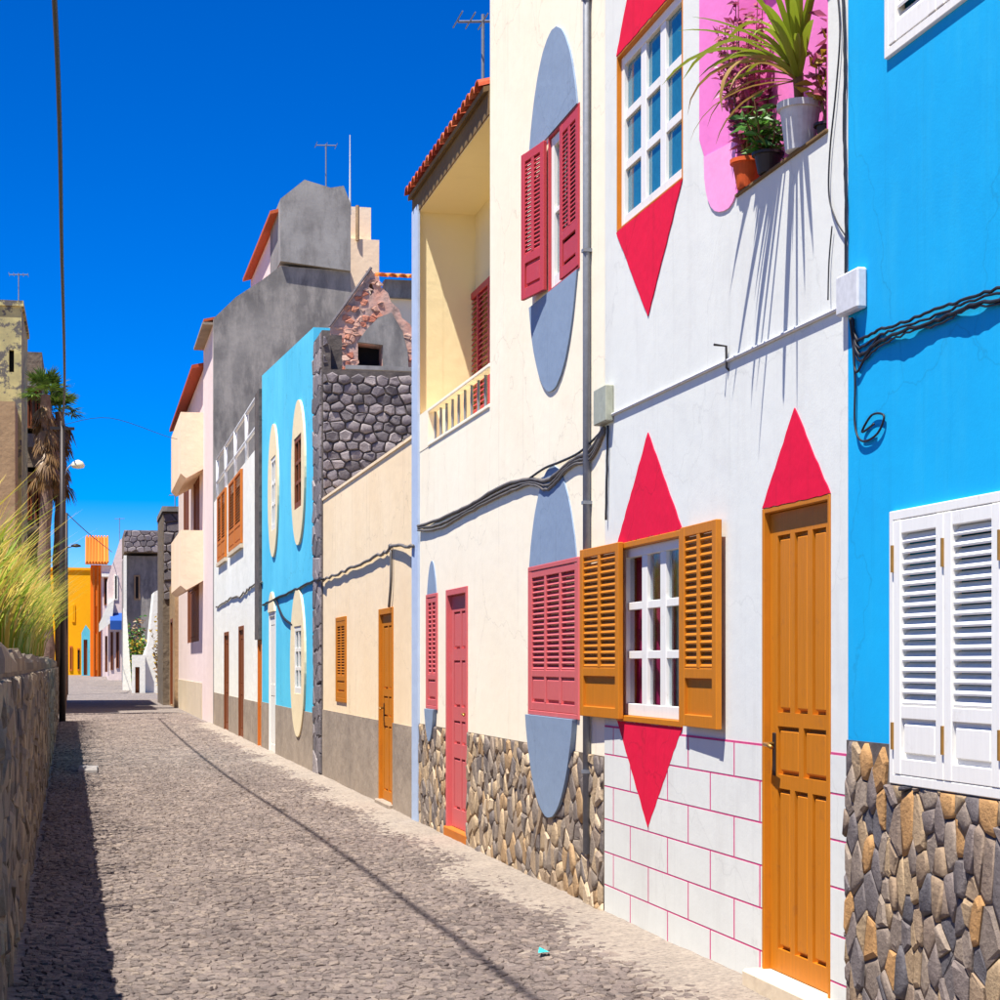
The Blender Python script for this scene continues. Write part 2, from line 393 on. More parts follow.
def clip_half(poly, nx, ny, c):
    """keep nx*x + ny*y <= c"""
    out = []
    for i in range(len(poly)):
        p, q = poly[i], poly[(i + 1) % len(poly)]
        dp = nx * p[0] + ny * p[1] - c; dq = nx * q[0] + ny * q[1] - c
        if dp <= 0: out.append(p)
        if (dp < 0 < dq) or (dq < 0 < dp):
            t = dp / (dp - dq); out.append((p[0] + (q[0] - p[0]) * t, p[1] + (q[1] - p[1]) * t))
    return out
def cells(a0, a1, b0, b1, sa, sb, rnd, jit=.85, drop=0):
    """irregular polygons that tile a rectangle"""
    na = max(1, round((a1 - a0) / sa)); nb = max(1, round((b1 - b0) / sb))
    sa = (a1 - a0) / na; sb = (b1 - b0) / nb; k = sa / sb
    pt = {}
    for i in range(-2, na + 2):
        for j in range(-2, nb + 2):
            pt[i, j] = (a0 + (i + .5 + (.25 if j % 2 else -.25) + jit * (rnd.random() - .5)) * sa, b0 + (j + .5 + jit * (rnd.random() - .5)) * sb)
    if drop: pt = {k_: v_ for k_, v_ in pt.items() if rnd.random() > drop}
    out = []
    for i in range(-1, na + 1):
        for j in range(nb):
            if (i, j) not in pt: continue
            p = pt[i, j]; poly = rect(a0, a1, b0, b1)
            for u in (-2, -1, 0, 1, 2):
                for v in (-2, -1, 0, 1, 2):
                    q = pt.get((i + u, j + v))
                    if q is None or (u == 0 and v == 0): continue
                    # distances measured with the b axis scaled by k so that cells keep the wanted proportion
                    nx = q[0] - p[0]; ny = (q[1] - p[1]) * k * k
                    c = nx * (p[0] + q[0]) / 2 + ny * (p[1] + q[1]) / 2
                    poly = clip_half(poly, nx, ny, c)
                    if len(poly) < 3: break
                if len(poly) < 3: break
            if len(poly) >= 3: out.append(poly)
    return out
def clean(poly, e):
    o = []
    for p in poly:
        if not o or (abs(p[0] - o[-1][0]) + abs(p[1] - o[-1][1])) > e: o.append(p)
    if len(o) > 2 and (abs(o[0][0] - o[-1][0]) + abs(o[0][1] - o[-1][1])) <= e: o.pop()
    return o
def stone_piece(poly, mp, h, gap, rnd, inset=.22, tilt=.35, d0=0.0, wob=0.0):
    ca = sum(p[0] for p in poly) / len(poly); cb = sum(p[1] for p in poly) / len(poly)
    size = max(math.hypot(p[0] - ca, p[1] - cb) for p in poly)
    poly = clean(poly, size * .12)
    if len(poly) < 3: return None
    k1 = max(.3, 1 - gap / max(size, .01))
    ta, tb = rnd.uniform(-tilt, tilt) / size * h, rnd.uniform(-tilt, tilt) / size * h
    n = len(poly); m = MB(); base = []; mid = []; top = []
    for (a, b) in poly:
        x, y = ca + (a - ca) * k1, cb + (b - cb) * k1
        base.append(mp(x, y, d0)); 
        mid.append(mp(x, y, d0 + h * rnd.uniform(.55, .75)))
        q = 1 - inset * rnd.uniform(.6, 1.4); xi, yi = ca + (x - ca) * q, cb + (y - cb) * q
        top.append(mp(xi, yi, d0 + h + (xi - ca) * ta + (yi - cb) * tb + rnd.uniform(-wob, wob)))
    m.v = base + mid + top
    for i in range(n):
        j = (i + 1) % n
        m.f += [(i, j, n + j, n + i), (n + i, n + j, 2 * n + j, 2 * n + i)]
    m.f.append(tuple(2 * n + i for i in range(n)))
    return m
def lay_stones(polys, mp, mat, parent, h, gap, rnd, limit=300, name='stone', key=None, smooth_=False, hv=.4, **k):
    """the largest in view as single pieces, the rest joined"""
    if key: polys = sorted(polys, key=key)
    rest = MB(); cnt = 0
    for p in polys:
        s = stone_piece(p, mp, h * rnd.uniform(1 - hv, 1 + hv), gap, rnd, **k)
        if s is None: continue
        if cnt < limit: s.build(name, mat, parent, smooth_=smooth_ is True or (smooth_ == 'mixed' and rnd.random() < .5)); cnt += 1
        else: rest.add(s.v, s.f)
    if rest.v: tag(rest.build(name + '_rest', mat, parent, smooth_=smooth_ is True), kind='stuff')

# ------------------------------------------------------------------ building elements
def shutter(root, mp, wd, ht, mat, cols, n, panel=.22, t=.035, name='shutter', st=.06, rail=.06, raised=True, label=None, hinges=None, tilt=.6, cover=.46):
    """louvred leaf: mp maps (a 0..wd, b 0..ht, d out)"""
    m = MB(); mid = panel * ht
    m.box(mp, 0, st, 0, ht, 0, t); m.box(mp, wd - st, wd, 0, ht, 0, t)
    m.box(mp, st, wd - st, 0, rail * 1.2, 0, t - .002); m.box(mp, st, wd - st, ht - rail, ht, 0, t - .002)
    if panel: m.box(mp, st, wd - st, mid, mid + rail, 0, t - .002)
    cw = (wd - 2 * st - (cols - 1) * st * .7) / cols
    for c in range(1, cols):
        a = st + c * cw + (c - 1) * st * .7
        m.box(mp, a, a + st * .7, rail * 1.2 if cols > 2 else mid + rail, ht - rail, 0, t - .001)
    sh = m.build(name, mat, root, bevel=.003)
    if label: sh['label'] = label
    b0 = (mid if panel else 0) + rail; b1 = ht - rail; dz = (b1 - b0) / n
    for c in range(cols):
        a0 = st + c * (cw + st * .7)
        me = None
        for i in range(n):
            b = b0 + (i + .5) * dz; hh = dz * cover
            if me is None:
                s = MB(); e = dz * .10
                p0 = (-hh, t * .80 - .001); p1 = (hh, t * (.80 - tilt) - .001)
                qs = []
                for a in (a0 + .001, a0 + cw - .001):
                    qs += [mp(a, b + p0[0], p0[1]), mp(a, b + p0[0] + e * 2, p0[1] + .002), mp(a, b + p1[0], p1[1]), mp(a, b + p1[0] - e, p1[1] - .006)]
                s.add(qs, [(0, 1, 2, 3), (7, 6, 5, 4), (0, 4, 5, 1), (1, 5, 6, 2), (2, 6, 7, 3), (3, 7, 4, 0)])
                ref = Vector(mp(a0, b, 0)); me = s.mesh('slat', mat, off=tuple(ref))
            inst('slat', me, sh, Vector(mp(a0, b, 0)))
    if panel:
        bk = MB()
        bk.box(mp, st - .001, wd - st + .001, rail, mid + .002, .004, t - .018)
        bk.build('panel_board', mat, sh)
        pc = cols if cols > 2 else 1
        pw = (wd - 2 * st - (pc - 1) * st * .7) / pc
        for c in range(pc):
            a0 = st + c * (pw + st * .7)
            if raised: MB().box(mp, a0 + .018, a0 + pw - .018, rail * 1.2 + .02, mid - .02, t - .019, t - .006).build('raised_panel', mat, sh, bevel=.004)
    if hinges:
        for b in (ht * .15, ht * .85):
            MB().tube([mp(hinges, b - .05, t + .003), mp(hinges, b + .05, t + .003)], .007, 6).build('hinge', M['brass'], sh)
    return sh
def window(root, mp, a0, a1, b0, b1, mat, nc, nr, gmat, d=-.06, fr=.05, mu=.032, name='window', label=None, muh=None):
    m = MB()
    m.box(mp, a0, a0 + fr, b0, b1, d - .05, d); m.box(mp, a1 - fr, a1, b0, b1, d - .05, d)
    m.box(mp, a0 + fr, a1 - fr, b0, b0 + fr * 1.3, d - .05, d - .002); m.box(mp, a0 + fr, a1 - fr, b1 - fr, b1, d - .05, d - .002)
    ia0, ia1, ib0, ib1 = a0 + fr, a1 - fr, b0 + fr * 1.3, b1 - fr
    for c in range(1, nc):
        a = ia0 + (ia1 - ia0) * c / nc; m.box(mp, a - mu / 2, a + mu / 2, ib0, ib1, d - .04, d - .006)
    for r in range(1, nr):
        b = ib0 + (ib1 - ib0) * r / nr; m.box(mp, ia0, ia1, b - (muh or mu) / 2, b + (muh or mu) / 2, d - .038, d - .009)
    win = m.build(name, mat, root, bevel=.002)
    if label: win['label'] = label
    for c in range(nc):
        for r in range(nr):
            x0, x1 = ia0 + (ia1 - ia0) * c / nc, ia0 + (ia1 - ia0) * (c + 1) / nc
            y0, y1 = ib0 + (ib1 - ib0) * r / nr, ib0 + (ib1 - ib0) * (r + 1) / nr
            MB().box(mp, x0 + .002, x1 - .002, y0 + .002, y1 - .002, d - .028, d - .024).build('pane', gmat, win)
    return win
def drape(root, mp, a0, a1, b0, b1, d, mat, n=14, name='curtain'):
    m = MB(); k = n * 4
    for i in range(k + 1):
        a = a0 + (a1 - a0) * i / k; dd = d + .018 * math.sin(i / k * n * 2 * math.pi) + .006 * math.sin(i * 1.7)
        m.v += [tuple(mp(a, b0, dd)), tuple(mp(a, b1, dd))]
    m.f = [(2 * i, 2 * i + 2, 2 * i + 3, 2 * i + 1) for i in range(k)]
    return m.build(name, mat, root, smooth_=True, recalc=False)
def panel_door(root, mp, a0, a1, b0, b1, mat, rows, d=-.07, fr=.055, label=None, handle_a=None, frame_d=.012, name='door'):
    """rows: list of (b fraction from, b fraction to, number of panels)"""
    f = MB()
    f.box(mp, a0, a0 + fr, b0, b1, -.16, frame_d); f.box(mp, a1 - fr, a1, b0, b1, -.16, frame_d)
    f.box(mp, a0 + fr, a1 - fr, b1 - fr, b1, -.16, frame_d - .002)
    f.build('door_frame', mat, root, bevel=.003)
    x0, x1, y0, y1 = a0 + fr + .003, a1 - fr - .003, b0 + .008, b1 - fr - .003
    holes = []; wd = x1 - x0; ht = y1 - y0; st = wd * .12
    for (f0, f1, n) in rows:
        pw = (wd - 2 * st - (n - 1) * st * .6) / n
        for c in range(n):
            h0 = x0 + st + c * (pw + st * .6); holes.append(rect(h0, h0 + pw, y0 + f0 * ht, y0 + f1 * ht))
    m = MB(); m.prism(mp, rect(x0, x1, y0, y1), d - .022, d, holes)
    m.box(mp, x0 + .002, x1 - .002, y0 + .002, y1 - .002, d - .045, d - .0225)
    dr = m.build(name, mat, root)
    if label: dr['label'] = label
    for h in holes:
        g = .014
        s = MB(); (p0, q0), (p1, q1) = h[0], h[2]
        s.prism(mp, rect(p0 + g, p1 - g, q0 + g, q1 - g), d - .0222, d - .004)
        s.build('raised_panel', mat, dr, bevel=.009)
    if handle_a is not None:
        zb = y0 + ht * .48
        MB().box(mp, handle_a - .018, handle_a + .018, zb - .11, zb + .08, d, d + .006).build('lock_plate', M['iron'], dr, bevel=.003)
        MB().tube([mp(handle_a, zb + .03, d + .004), mp(handle_a, zb + .03, d + .05), mp(handle_a - .06, zb + .028, d + .055), mp(handle_a - .10, zb + .02, d + .055)], .009, 8).build('handle', M['brass'], dr, smooth_=True)
    return dr
def shell(root, a0, a1, z, x=W, depth=6.0, mat=None, name='side_walls', bottom=0, roofm=None, near=True):
    """the back, ends and flat roof that close a house behind its front wall"""
    m = MB(); xf, xb = x + .002, x + depth
    fs = []
    p = [(xf, a0, bottom), (xb, a0, bottom), (xb, a1, bottom), (xf, a1, bottom), (xf, a0, z), (xb, a0, z), (xb, a1, z), (xf, a1, z)]
    m.add(p, [(0, 1, 5, 4), (1, 2, 6, 5), (2, 3, 7, 6)])
    m.build(name, mat, root)
    r = MB(); r.add([(xf, a0, z), (xb, a0, z), (xb, a1, z), (xf, a1, z)], [(0, 1, 2, 3)])
    r.build('flat_roof', roofm or M['cement'], root)
def front(root, outer, holes, mat, x=W, name='front_wall', thick=.22):
    m = MB(); m.prism(FM(x), outer, -thick, 0, holes)
    return m.build(name, mat, root)
def cable(pts, r, mat, label, name='cable', sub=6, sag=0, wob=0, n=6, group=None, cat='cable'):
    """smooth line through points"""
    P = [Vector(p) for p in pts]; out = []
    for i in range(len(P) - 1):
        p0 = P[max(i - 1, 0)]; p1 = P[i]; p2 = P[i + 1]; p3 = P[min(i + 2, len(P) - 1)]
        for k in range(sub):
            t = k / sub
            q = .5 * ((2 * p1) + (p2 - p0) * t + (2 * p0 - 5 * p1 + 4 * p2 - p3) * t * t + (3 * p1 - p0 - 3 * p2 + p3) * t ** 3)
            q = q + Vector((0, 0, -sag * 4 * t * (1 - t)))
            if wob: q = q + Vector((0, R.uniform(-wob, wob), R.uniform(-wob, wob)))
            out.append(q)
    out.append(P[-1])
    m = MB().tube(out, r, n)
    o = m.build(name, mat, None, off=tuple(pts[0]), smooth_=True)
    return tag(o, label, cat, group)

# ------------------------------------------------------------------ ground, road, cobbles
g = MB(); ys = [-40, 0, 40, 60, 74, 80, 86, 92, 98, 104, 112, 130, 300, 1500]; xs = [-600, -40, 40, 600]
for y in ys:
    for x in xs: g.v.append((x, y, ground_z(y) - .03))
g.f = [(i * 4 + j, i * 4 + j + 1, i * 4 + j + 5, i * 4 + j + 4) for i in range(len(ys) - 1) for j in range(3)]
tag(g.build('ground', M['earth']), kind='structure')
def wall_x(y):                                        # street face of the low wall on the other side
    return -.30 - (y - 7) * .0102 if y < 46 else -.70 - (y - 46) * .004
r_ = MB(); yy = [2, 4, 7, 12, 20, 30, 40, 50, 60, 70, 76, 82, 88, 94, 100, 106, 113, 125]
for y in yy:
    r_.v += [(wall_x(y) - .5, y, ground_z(y)), (W + .1, y, ground_z(y))]
r_.f = [(2 * i, 2 * i + 1, 2 * i + 3, 2 * i + 2) for i in range(len(yy) - 1)]
road = tag(r_.build('road', M['setts']), kind='structure')
rc = random.Random(5)
def cobbles():
    polys = cells(-.60, 2.80, 5.6, 26.0, .043, .052, rc, 1.05) + cells(-.80, 2.80, 26.0, 54.0, .060, .075, rc, 1.0)
    def shown(p):
        a = sum(q[0] for q in p) / len(p); b = sum(q[1] for q in p) / len(p)
        f = a * ST + b * CT; rr = (a * CT - b * ST) / f * F * 1000 + 500
        row = HZ + EYE / f * F * 1000
        return (0 if (row < 1010 and 20 < rr < 1000) else 1, b)
    out = []
    for p in polys:
        a = sum(q[0] for q in p) / len(p); b = sum(q[1] for q in p) / len(p)
        if a < wall_x(b) + .02: continue
        out.append(p)
    lay_stones(out, lambda a, b, d: (a, b, d), M['cobble'], road, .011, .002, rc, 300, 'cobble', shown, False, .6, inset=.22, tilt=.6, d0=-.004, wob=.002)
cobbles()
m = MB(); nx_, ny_ = 16, 330; rd = random.Random(77)
ph = [rd.uniform(0, 6.28) for _ in range(8)]
for j in range(ny_):                                 # dust and silt banked against the foot of the houses, burying the setts
    y = 5.0 + j * .12
    for i in range(nx_):
        t = i / (nx_ - 1); x = W - 1.05 + 1.07 * t
        wv = .0045 * math.sin(y * 1.7 + ph[0] + x * 3) + .0035 * math.sin(y * 4.1 + ph[1] - x * 5) + .003 * math.sin(x * 9 + y * .8 + ph[2])
        m.v.append((x, y, -.013 + .040 * t ** 1.5 + wv * (1 - .4 * t) + rd.uniform(-.003, .003)))
m.f = [(j * nx_ + i, j * nx_ + i + 1, (j + 1) * nx_ + i + 1, (j + 1) * nx_ + i) for j in range(ny_ - 1) for i in range(nx_ - 1)]
tag(m.build('road_dust', M['dust'], smooth_=True), 'pale sandy dust banked along the foot of the houses', 'dust', kind='stuff')

# ------------------------------------------------------------------ low rubble wall with reeds on the other side
lw = thing('rubble_wall', (-.5, 8, 0), 'long low rubble stone wall in shade along the left edge of the road', 'wall')
H_L = 1.44
m = MB(); ky = [3, 7, 12, 20, 30, 40, 46]
for y in ky:
    x = wall_x(y); m.v += [(x - .06, y, -.05), (x - .06, y, H_L), (x - .40, y, H_L + .01), (x - .40, y, -.05)]
for i in range(len(ky) - 1):
    for j in range(3): m.f.append((4 * i + j, 4 * i + j + 1, 4 * i + j + 5, 4 * i + j + 4))
m.f += [(0, 1, 2, 3), tuple(4 * (len(ky) - 1) + j for j in (3, 2, 1, 0))]
m.build('core', M['mortarL'], lw)
rl = random.Random(8)
pl = cells(4.0, 46.0, -.03, H_L - .05, .22, .15, rl, .9)
lay_stones(pl, lambda a, b, d: (wall_x(a) - .06 + d, a, b), M['stoneL'], lw, .035, .010, rl, 300, 'stone',
           lambda p: (0 if min(q[0] for q in p) > 7.2 else 1, min(q[0] for q in p)), inset=.2, tilt=.3, wob=.004)
for y in [4 + .62 * k for k in range(66)]:
    x = wall_x(y) - .2; e = R.uniform(-.02, .02)
    s = stone_piece([(y, x - .24), (y + .6 + e, x - .25), (y + .6, x + .16 + e), (y, x + .15)], lambda a, b, d: (b, a, d), .085 + R.uniform(-.02, .03), .02, R, inset=.08, d0=H_L - .03)
    s.build('coping_stone', M['stoneL'], lw)
m = MB()
for i in range(24):
    for j in range(5):
        y = 3 + i * 2.0; x = wall_x(y) - .3 - j * j * .55
        m.v.append((x, y, 1.36 + .05 * math.sin(i * 1.9 + j) + (.12 if j else 0)))
m.f = [(i * 5 + j, i * 5 + j + 1, (i + 1) * 5 + j + 1, (i + 1) * 5 + j) for i in range(23) for j in range(4)]
tag(m.build('raised_plot', M['earth'], smooth_=True), kind='structure')
def blades(n, mat, y0, y1, h0, h1, rnd, name, label, w=.014):
    m = MB()
    for k in range(n):
        y = y0 + (y1 - y0) * rnd.random(); x = wall_x(y) - .42 - abs(rnd.gauss(0, .55))
        h = rnd.uniform(h0, h1) * (1 + (y - 10) * .02); a = rnd.uniform(0, 6.28); lean = (rnd.uniform(.03, .2) if rnd.random() < .85 else rnd.uniform(.3, .6)) * h
        da = Vector((math.cos(a), math.sin(a), 0)); sd = Vector((-da.y, da.x, 0)) * w * rnd.uniform(.6, 1.5)
        o = len(m.v); z0 = 1.36
        for (t, ww) in ((0, .8), (.35, 1), (.7, .7), (1, .05)):
            c = Vector((x, y, z0)) + da * lean * t * t + Vector((0, 0, h * (t - .22 * t * t)))
            m.v += [tuple(c - sd * ww), tuple(c + sd * ww)]
        for i in range(3): m.f.append((o + 2 * i, o + 2 * i + 1, o + 2 * i + 3, o + 2 * i + 2))
    return tag(m.build(name, mat, smooth_=True, recalc=False), label, 'grass', kind='stuff')
blades(10000, M['reed'], 10, 46, .9, 1.6, random.Random(3), 'dry_reeds', 'tall straw yellow reeds growing behind the low stone wall', .014)
blades(9000, M['reedg'], 10, 46, .9, 1.5, random.Random(4), 'green_reeds', 'green grass blades among the yellow reeds above the wall', .015)

# ------------------------------------------------------------------ blue house (nearest)
YA1 = fy(848); YA0 = -1.0
hA = thing('blue_house', (W + 2, 3, 0), 'bright sky blue house with white louvred shutters and stone base at right edge', 'house')
lf = fy(893) - fy(946)                                # one shutter leaf
wa1, wz0, wz1 = fy(893), fz(893, 783), fz(893, 512); wa0 = wa1 - 3 * lf
ua1, uz0 = fy(888), fz(888, 60); ua0 = ua1 - 2 * lf; uz1 = uz0 + 1.15
front(hA, rect(YA0, YA1 - .001, -.1, 6.8), [rect(wa0 + .05, wa1 - .05, wz0 + .05, wz1 - .05), rect(ua0 + .05, ua1 - .05, uz0 + .05, uz1 - .05)], M['blue'])
shell(hA, YA0, YA1 - .001, 6.8, mat=M['blue'])
zA = fz(850, 740)
MB().prism(FM(), [(YA0, -.1), (YA1 - .004, -.1), (YA1 - .004, zA), (wa1 + .002, zA), (wa1 + .002, wz0 - .003), (YA0, wz0 - .003)], 0.001, .008).build('stone_base', M['mortar'], hA)
rA = random.Random(21); pol = []
for p in cells(3.2, YA1 - .006, -.05, zA, .068, .125, rA, 1.1, .28):
    cy = sum(q[0] for q in p) / len(p)
    if cy < wa1 + .01: p = clip_half(p, 0, 1, wz0 - .004)
    elif min(q[0] for q in p) < wa1 + .01 and max(q[1] for q in p) > wz0: p = clip_half(p, -1, 0, -(wa1 + .01))
    if len(p) > 2: pol.append(p)
base_part = [c for c in hA.children if c.name.startswith('stone_base')][0]
lay_stones(pol, FM(), M['stoneA'], base_part, .016, .005, rA, 300, 'stone', lambda p: -max(q[0] for q in p), 'mixed', .5, inset=.24, tilt=.5, d0=.004, wob=.003)
def surround(root, a0, a1, b0, b1, mat, wd=.05, d0=-.06, d1=.02, name='window_frame', x=W):
    m = MB(); mp = FM(x)
    m.prism(mp, rect(a0, a1, b0, b1), d0, d1, [rect(a0 + wd, a1 - wd, b0 + wd, b1 - wd)])
    return m.build(name, mat, root, bevel=.003)
surround(hA, wa0, wa1, wz0, wz1, M['whitewood'], .035, -.05, .016)
for k in range(3):
    y0 = wa1 - .037 - (k + 1) * (lf - .024)
    mp = (lambda y0: lambda a, b, d: (W + .022 - d, y0 + a, wz0 + .037 + b))(y0)
    shutter(hA, mp, lf - .028, wz1 - wz0 - .074, M['whitewood'], 1, 16, .22, .04, st=.058, rail=.05, hinges=lf - .026, name='shutter')
surround(hA, ua0, ua1, uz0, uz1, M['whitewood'], .035, -.05, .016)
for k in range(2):
    y0 = ua1 - .037 - (k + 1) * (lf - .04)
    mp = (lambda y0: lambda a, b, d: (W + .022 - d, y0 + a, uz0 + .037 + b))(y0)
    shutter(hA, mp, lf - .044, uz1 - uz0 - .074, M['whitewood'], 1, 17, 0, .04, st=.06, rail=.06)

# ------------------------------------------------------------------ white house with crimson diamonds
YB0, YB1 = fy(848) + .001, fy(605)
hB = thing('white_house', (W + 2, (YB0 + YB1) / 2, 0), 'white house with crimson painted diamonds, orange door and orange shutters', 'house')
gw0, gw1 = fy(683), fy(618); gz0, gz1 = fz(650, 724), fz(650, 537)
uw0, uw1 = fy(683), fy(617); ub0, ub1 = fz(618, 232), fz(617, 57)
dr0, dr1 = fy(831), fy(763); dz0, dz1 = fz(763, 969), fz(763, 509)
ni0, ni1, nz0 = fy(828), fy(738), fz(780, 165); nz1 = nz0 + 1.25
front(hB, rect(YB0, YB1 - .001, -.1, 6.6), [rect(gw0, gw1, gz0, gz1), rect(uw0, uw1, ub0, ub1), rect(dr0, dr1, dz0 - .02, dz1), rect(ni0, ni1, nz0, nz1)], M['white'])
shell(hB, YB0, YB1 - .001, 6.6, mat=M['white'])
mpW = FM()
# painted blocks with pink joints
rows = [1.09, .93, .745, .555, .365, .175, -.02]
jz = MB()
for (a, b) in ((YB0 + .002, dr0 - .004), (dr1 + .004, YB1 - .003)): jz.box(mpW, a, b, -.1, rows[0] + .006, .0005, .003)
jb = jz.build('painted_course', M['pinkline'], hB)
for r in range(len(rows) - 1):
    z1, z0 = rows[r] - .0045, rows[r + 1] + .0045
    off = 9.52 if r % 2 else 9.52 + .327
    js = sorted([off - .655 * k for k in range(-2, 8)])
    for (A0, A1) in ((YB0 + .002, dr0 - .004), (dr1 + .004, YB1 - .003)):
        cuts = [A0] + [j for j in js if A0 + .02 < j < A1 - .02] + [A1]
        for i in range(len(cuts) - 1):
            a0 = cuts[i] + (.009 if i else 0); a1 = cuts[i + 1] - (.009 if i < len(cuts) - 2 else 0)
            MB().box(mpW, a0, a1, z0, z1, .002, .0042).build('wall_block', M['white'], jb)
def tri(root, pts, d=.0055, name='painted_triangle', mat='crimson'):
    return MB().prism(mpW, hand(pts, .004, .045, R), .0005, d).build(name, M[mat], root)
apY = (gw0 + gw1) / 2
tri(hB, [(gw0, gz1 + .001), (gw1, gz1 + .001), (apY, fz(650, 432))]); tri(hB, [(gw0, gz0 - .001), (apY, fz(650, 828)), (gw1, gz0 - .001)])
tri(hB, [(uw0, ub1 + .001), (uw1, ub1 + .001), (apY, ub1 + .72)]); tri(hB, [(uw0, ub0 - .001), (apY, fz(649, 316)), (uw1, ub0 - .001)])
tri(hB, [(dr0, dz1 + .001), (dr1, dz1 + .001), ((dr0 + dr1) / 2, fz(795, 408))])
# ground floor window
surround(hB, gw0 + .001, gw1 - .001, gz0 + .001, gz1 - .001, M['orange'], .032, -.16, .012)
window(hB, mpW, gw0 + .034, gw1 - .034, gz0 + .034, gz1 - .034, M['whitewood'], 3, 3, M['glass'], d=-.022, fr=.05, mu=.095, muh=.042)
drape(hB, mpW, gw1 - .72, gw1 - .04, gz0 + .02, gz1 - .02, -.10, M['curtain'], 5)
drape(hB, mpW, gw0 + .06, gw1 - .66, gz0 + .02, gz1 - .02, -.12, M['whitecurtain'], 6)
for (pa, pb, lab) in ((718, 680, 'orange louvred shutter on the door side'), (618, 582, 'orange louvred shutter overlapping the grey drainpipe')):
    a0, a1 = fy(pa, W - .045), fy(pb, W - .045)
    t_ = math.radians(1.2) * (1 if pa > 650 else -1)
    hy = a1 if pa > 650 else a0
    def mp(a, b, d, a0=a0, hy=hy, t_=t_):
        y = a0 + a - hy; dd = .014 + d + abs(y) * math.sin(abs(t_)); return (W - dd, hy + y * math.cos(t_), gz0 + .012 + b)
    shutter(hB, mp, a1 - a0, gz1 - gz0 - .01, M['orange'], 2, 17, .24, .03, raised=False, st=.062, rail=.05, label=lab)
# upper window
surround(hB, uw0 + .001, uw1 - .001, ub0 + .001, ub1 - .001, M['orange'], .014, -.16, .003)
window(hB, mpW, uw0 + .016, uw1 - .016, ub0 + .016, ub1 - .016, M['whitewood'], 3, 3, M['skyglass'], d=-.022, fr=.05, mu=.09, muh=.05)
drape(hB, mpW, uw0 + .06, uw1 - .06, ub0 + .03, ub1 - .03, -.17, M['whitecurtain'], 9)
# door
panel_door(hB, mpW, dr0 + .001, dr1 - .001, dz0, dz1 - .001, M['orange'], [(.05, .40, 3), (.43, .535, 2), (.565, .95, 3)], d=-.026, fr=.022, frame_d=.006, handle_a=dr1 - .075)
MB().box(mpW, dr0 - .02, dr1 + .03, -.08, dz0 + .004, -.14, .09).build('doorstep', M['step'], hB, bevel=.012)
# conduit and hook
zc = 2.865
MB().tube([(W - .008, YB0 + .05, zc), (W - .008, YB1 - .02, zc + .006)], .009, 8).build('wall_conduit', M['boxwhite'], hB)
hk = fy(729); hz_ = fz(729, 372)
tag(MB().tube([(W + .01, hk, hz_), (W - .012, hk, hz_ + .02), (W - .014, hk, hz_ + .12), (W - .075, hk, hz_ + .125)], .006, 6).build('wall_hook', M['iron'], None, off=(W, hk, hz_)), 'small bent iron hook below the pink painted panel', 'hook')
# pink painted panel with plant shelf
def P(px, py): return fp(px, py)
s0, s1, sz = ni0, ni1, nz0
pk = [P(700, -70), (s1, nz1 + .2), (s0 - .03, nz1 + .2), (s0 - .03, nz1), (s1, nz1), (s1, sz), P(731, 197), P(706, 160), P(700, 140)]
MB().prism(mpW, pk, .0005, .004).build('painted_panel', M['pink'], hB)
tab = [P(705, 157), P(737, 140), P(737, 194), P(734, 202), P(730, 208), P(725, 211), P(720, 212), P(716, 211), P(712, 207), P(709, 200), P(707, 191), P(705.5, 178)]
MB().prism(mpW, tab, .0005, .007).build('painted_panel', M['lpink'], hB)['label'] = 'pale pink rounded corner of the painted panel'
nd = .13
m = MB()
m.box(mpW, s0 + .0005, s1 - .0005, sz, nz1, -nd - .02, -nd)
m.box(mpW, s1 - .004, s1 - .0005, sz, nz1, -nd, .003); m.box(mpW, s0 + .0005, s0 + .004, sz, nz1, -nd, .003)
m.box(mpW, s0 + .004, s1 - .004, nz1 - .004, nz1 - .0005, -nd, .003)
m.build('niche_lining', M['pink'], hB)
MB().box(mpW, s0 - .004, s1 + .01, sz - .008, sz + .006, -nd, .014).build('plant_shelf', M['soffit'], hB, bevel=.003)
sz += .007

# ------------------------------------------------------------------ plants on the shelf
def pot(root, c, r0, r1, h, mat, rim=.012):
    MB().lathe(c, [(r0, 0), (r1, h * .86), (r1 + rim, h * .86), (r1 + rim, h), (r1 - .008, h), (r1 - .012, h * .9), (0.001, h * .9)], 24).build('pot', mat, root, smooth_=False, bevel=0)
    MB().lathe((c[0], c[1], c[2] + h * .9 + .001), [(r1 - .013, 0), (.001, .008)], 16).build('soil', M['soil'], root)
def strap(root, base, az, el, L, wd, mat, droop, name='leaf', seg=9):
    m = MB(); p = Vector(base); e = el
    side = Vector((-math.sin(az), math.cos(az), 0))
    for i in range(seg + 1):
        t = i / seg; wv = wd * (math.sin(math.pi * min(1, .18 + t * .82)) ** .7) * .5 + .0005
        dirv = Vector((math.cos(az) * math.cos(e), math.sin(az) * math.cos(e), math.sin(e)))
        nrm = side.cross(dirv)
        m.v += [tuple(p - side * wv), tuple(p + nrm * wv * .35), tuple(p + side * wv)]
        p = p + dirv * L / seg; e -= droop / seg * (.5 + t)
    for i in range(seg):
        o = 3 * i; m.f += [(o, o + 1, o + 4, o + 3), (o + 1, o + 2, o + 5, o + 4)]
    return m.build(name, mat, root, smooth_=True, recalc=False)
rp = random.Random(42)
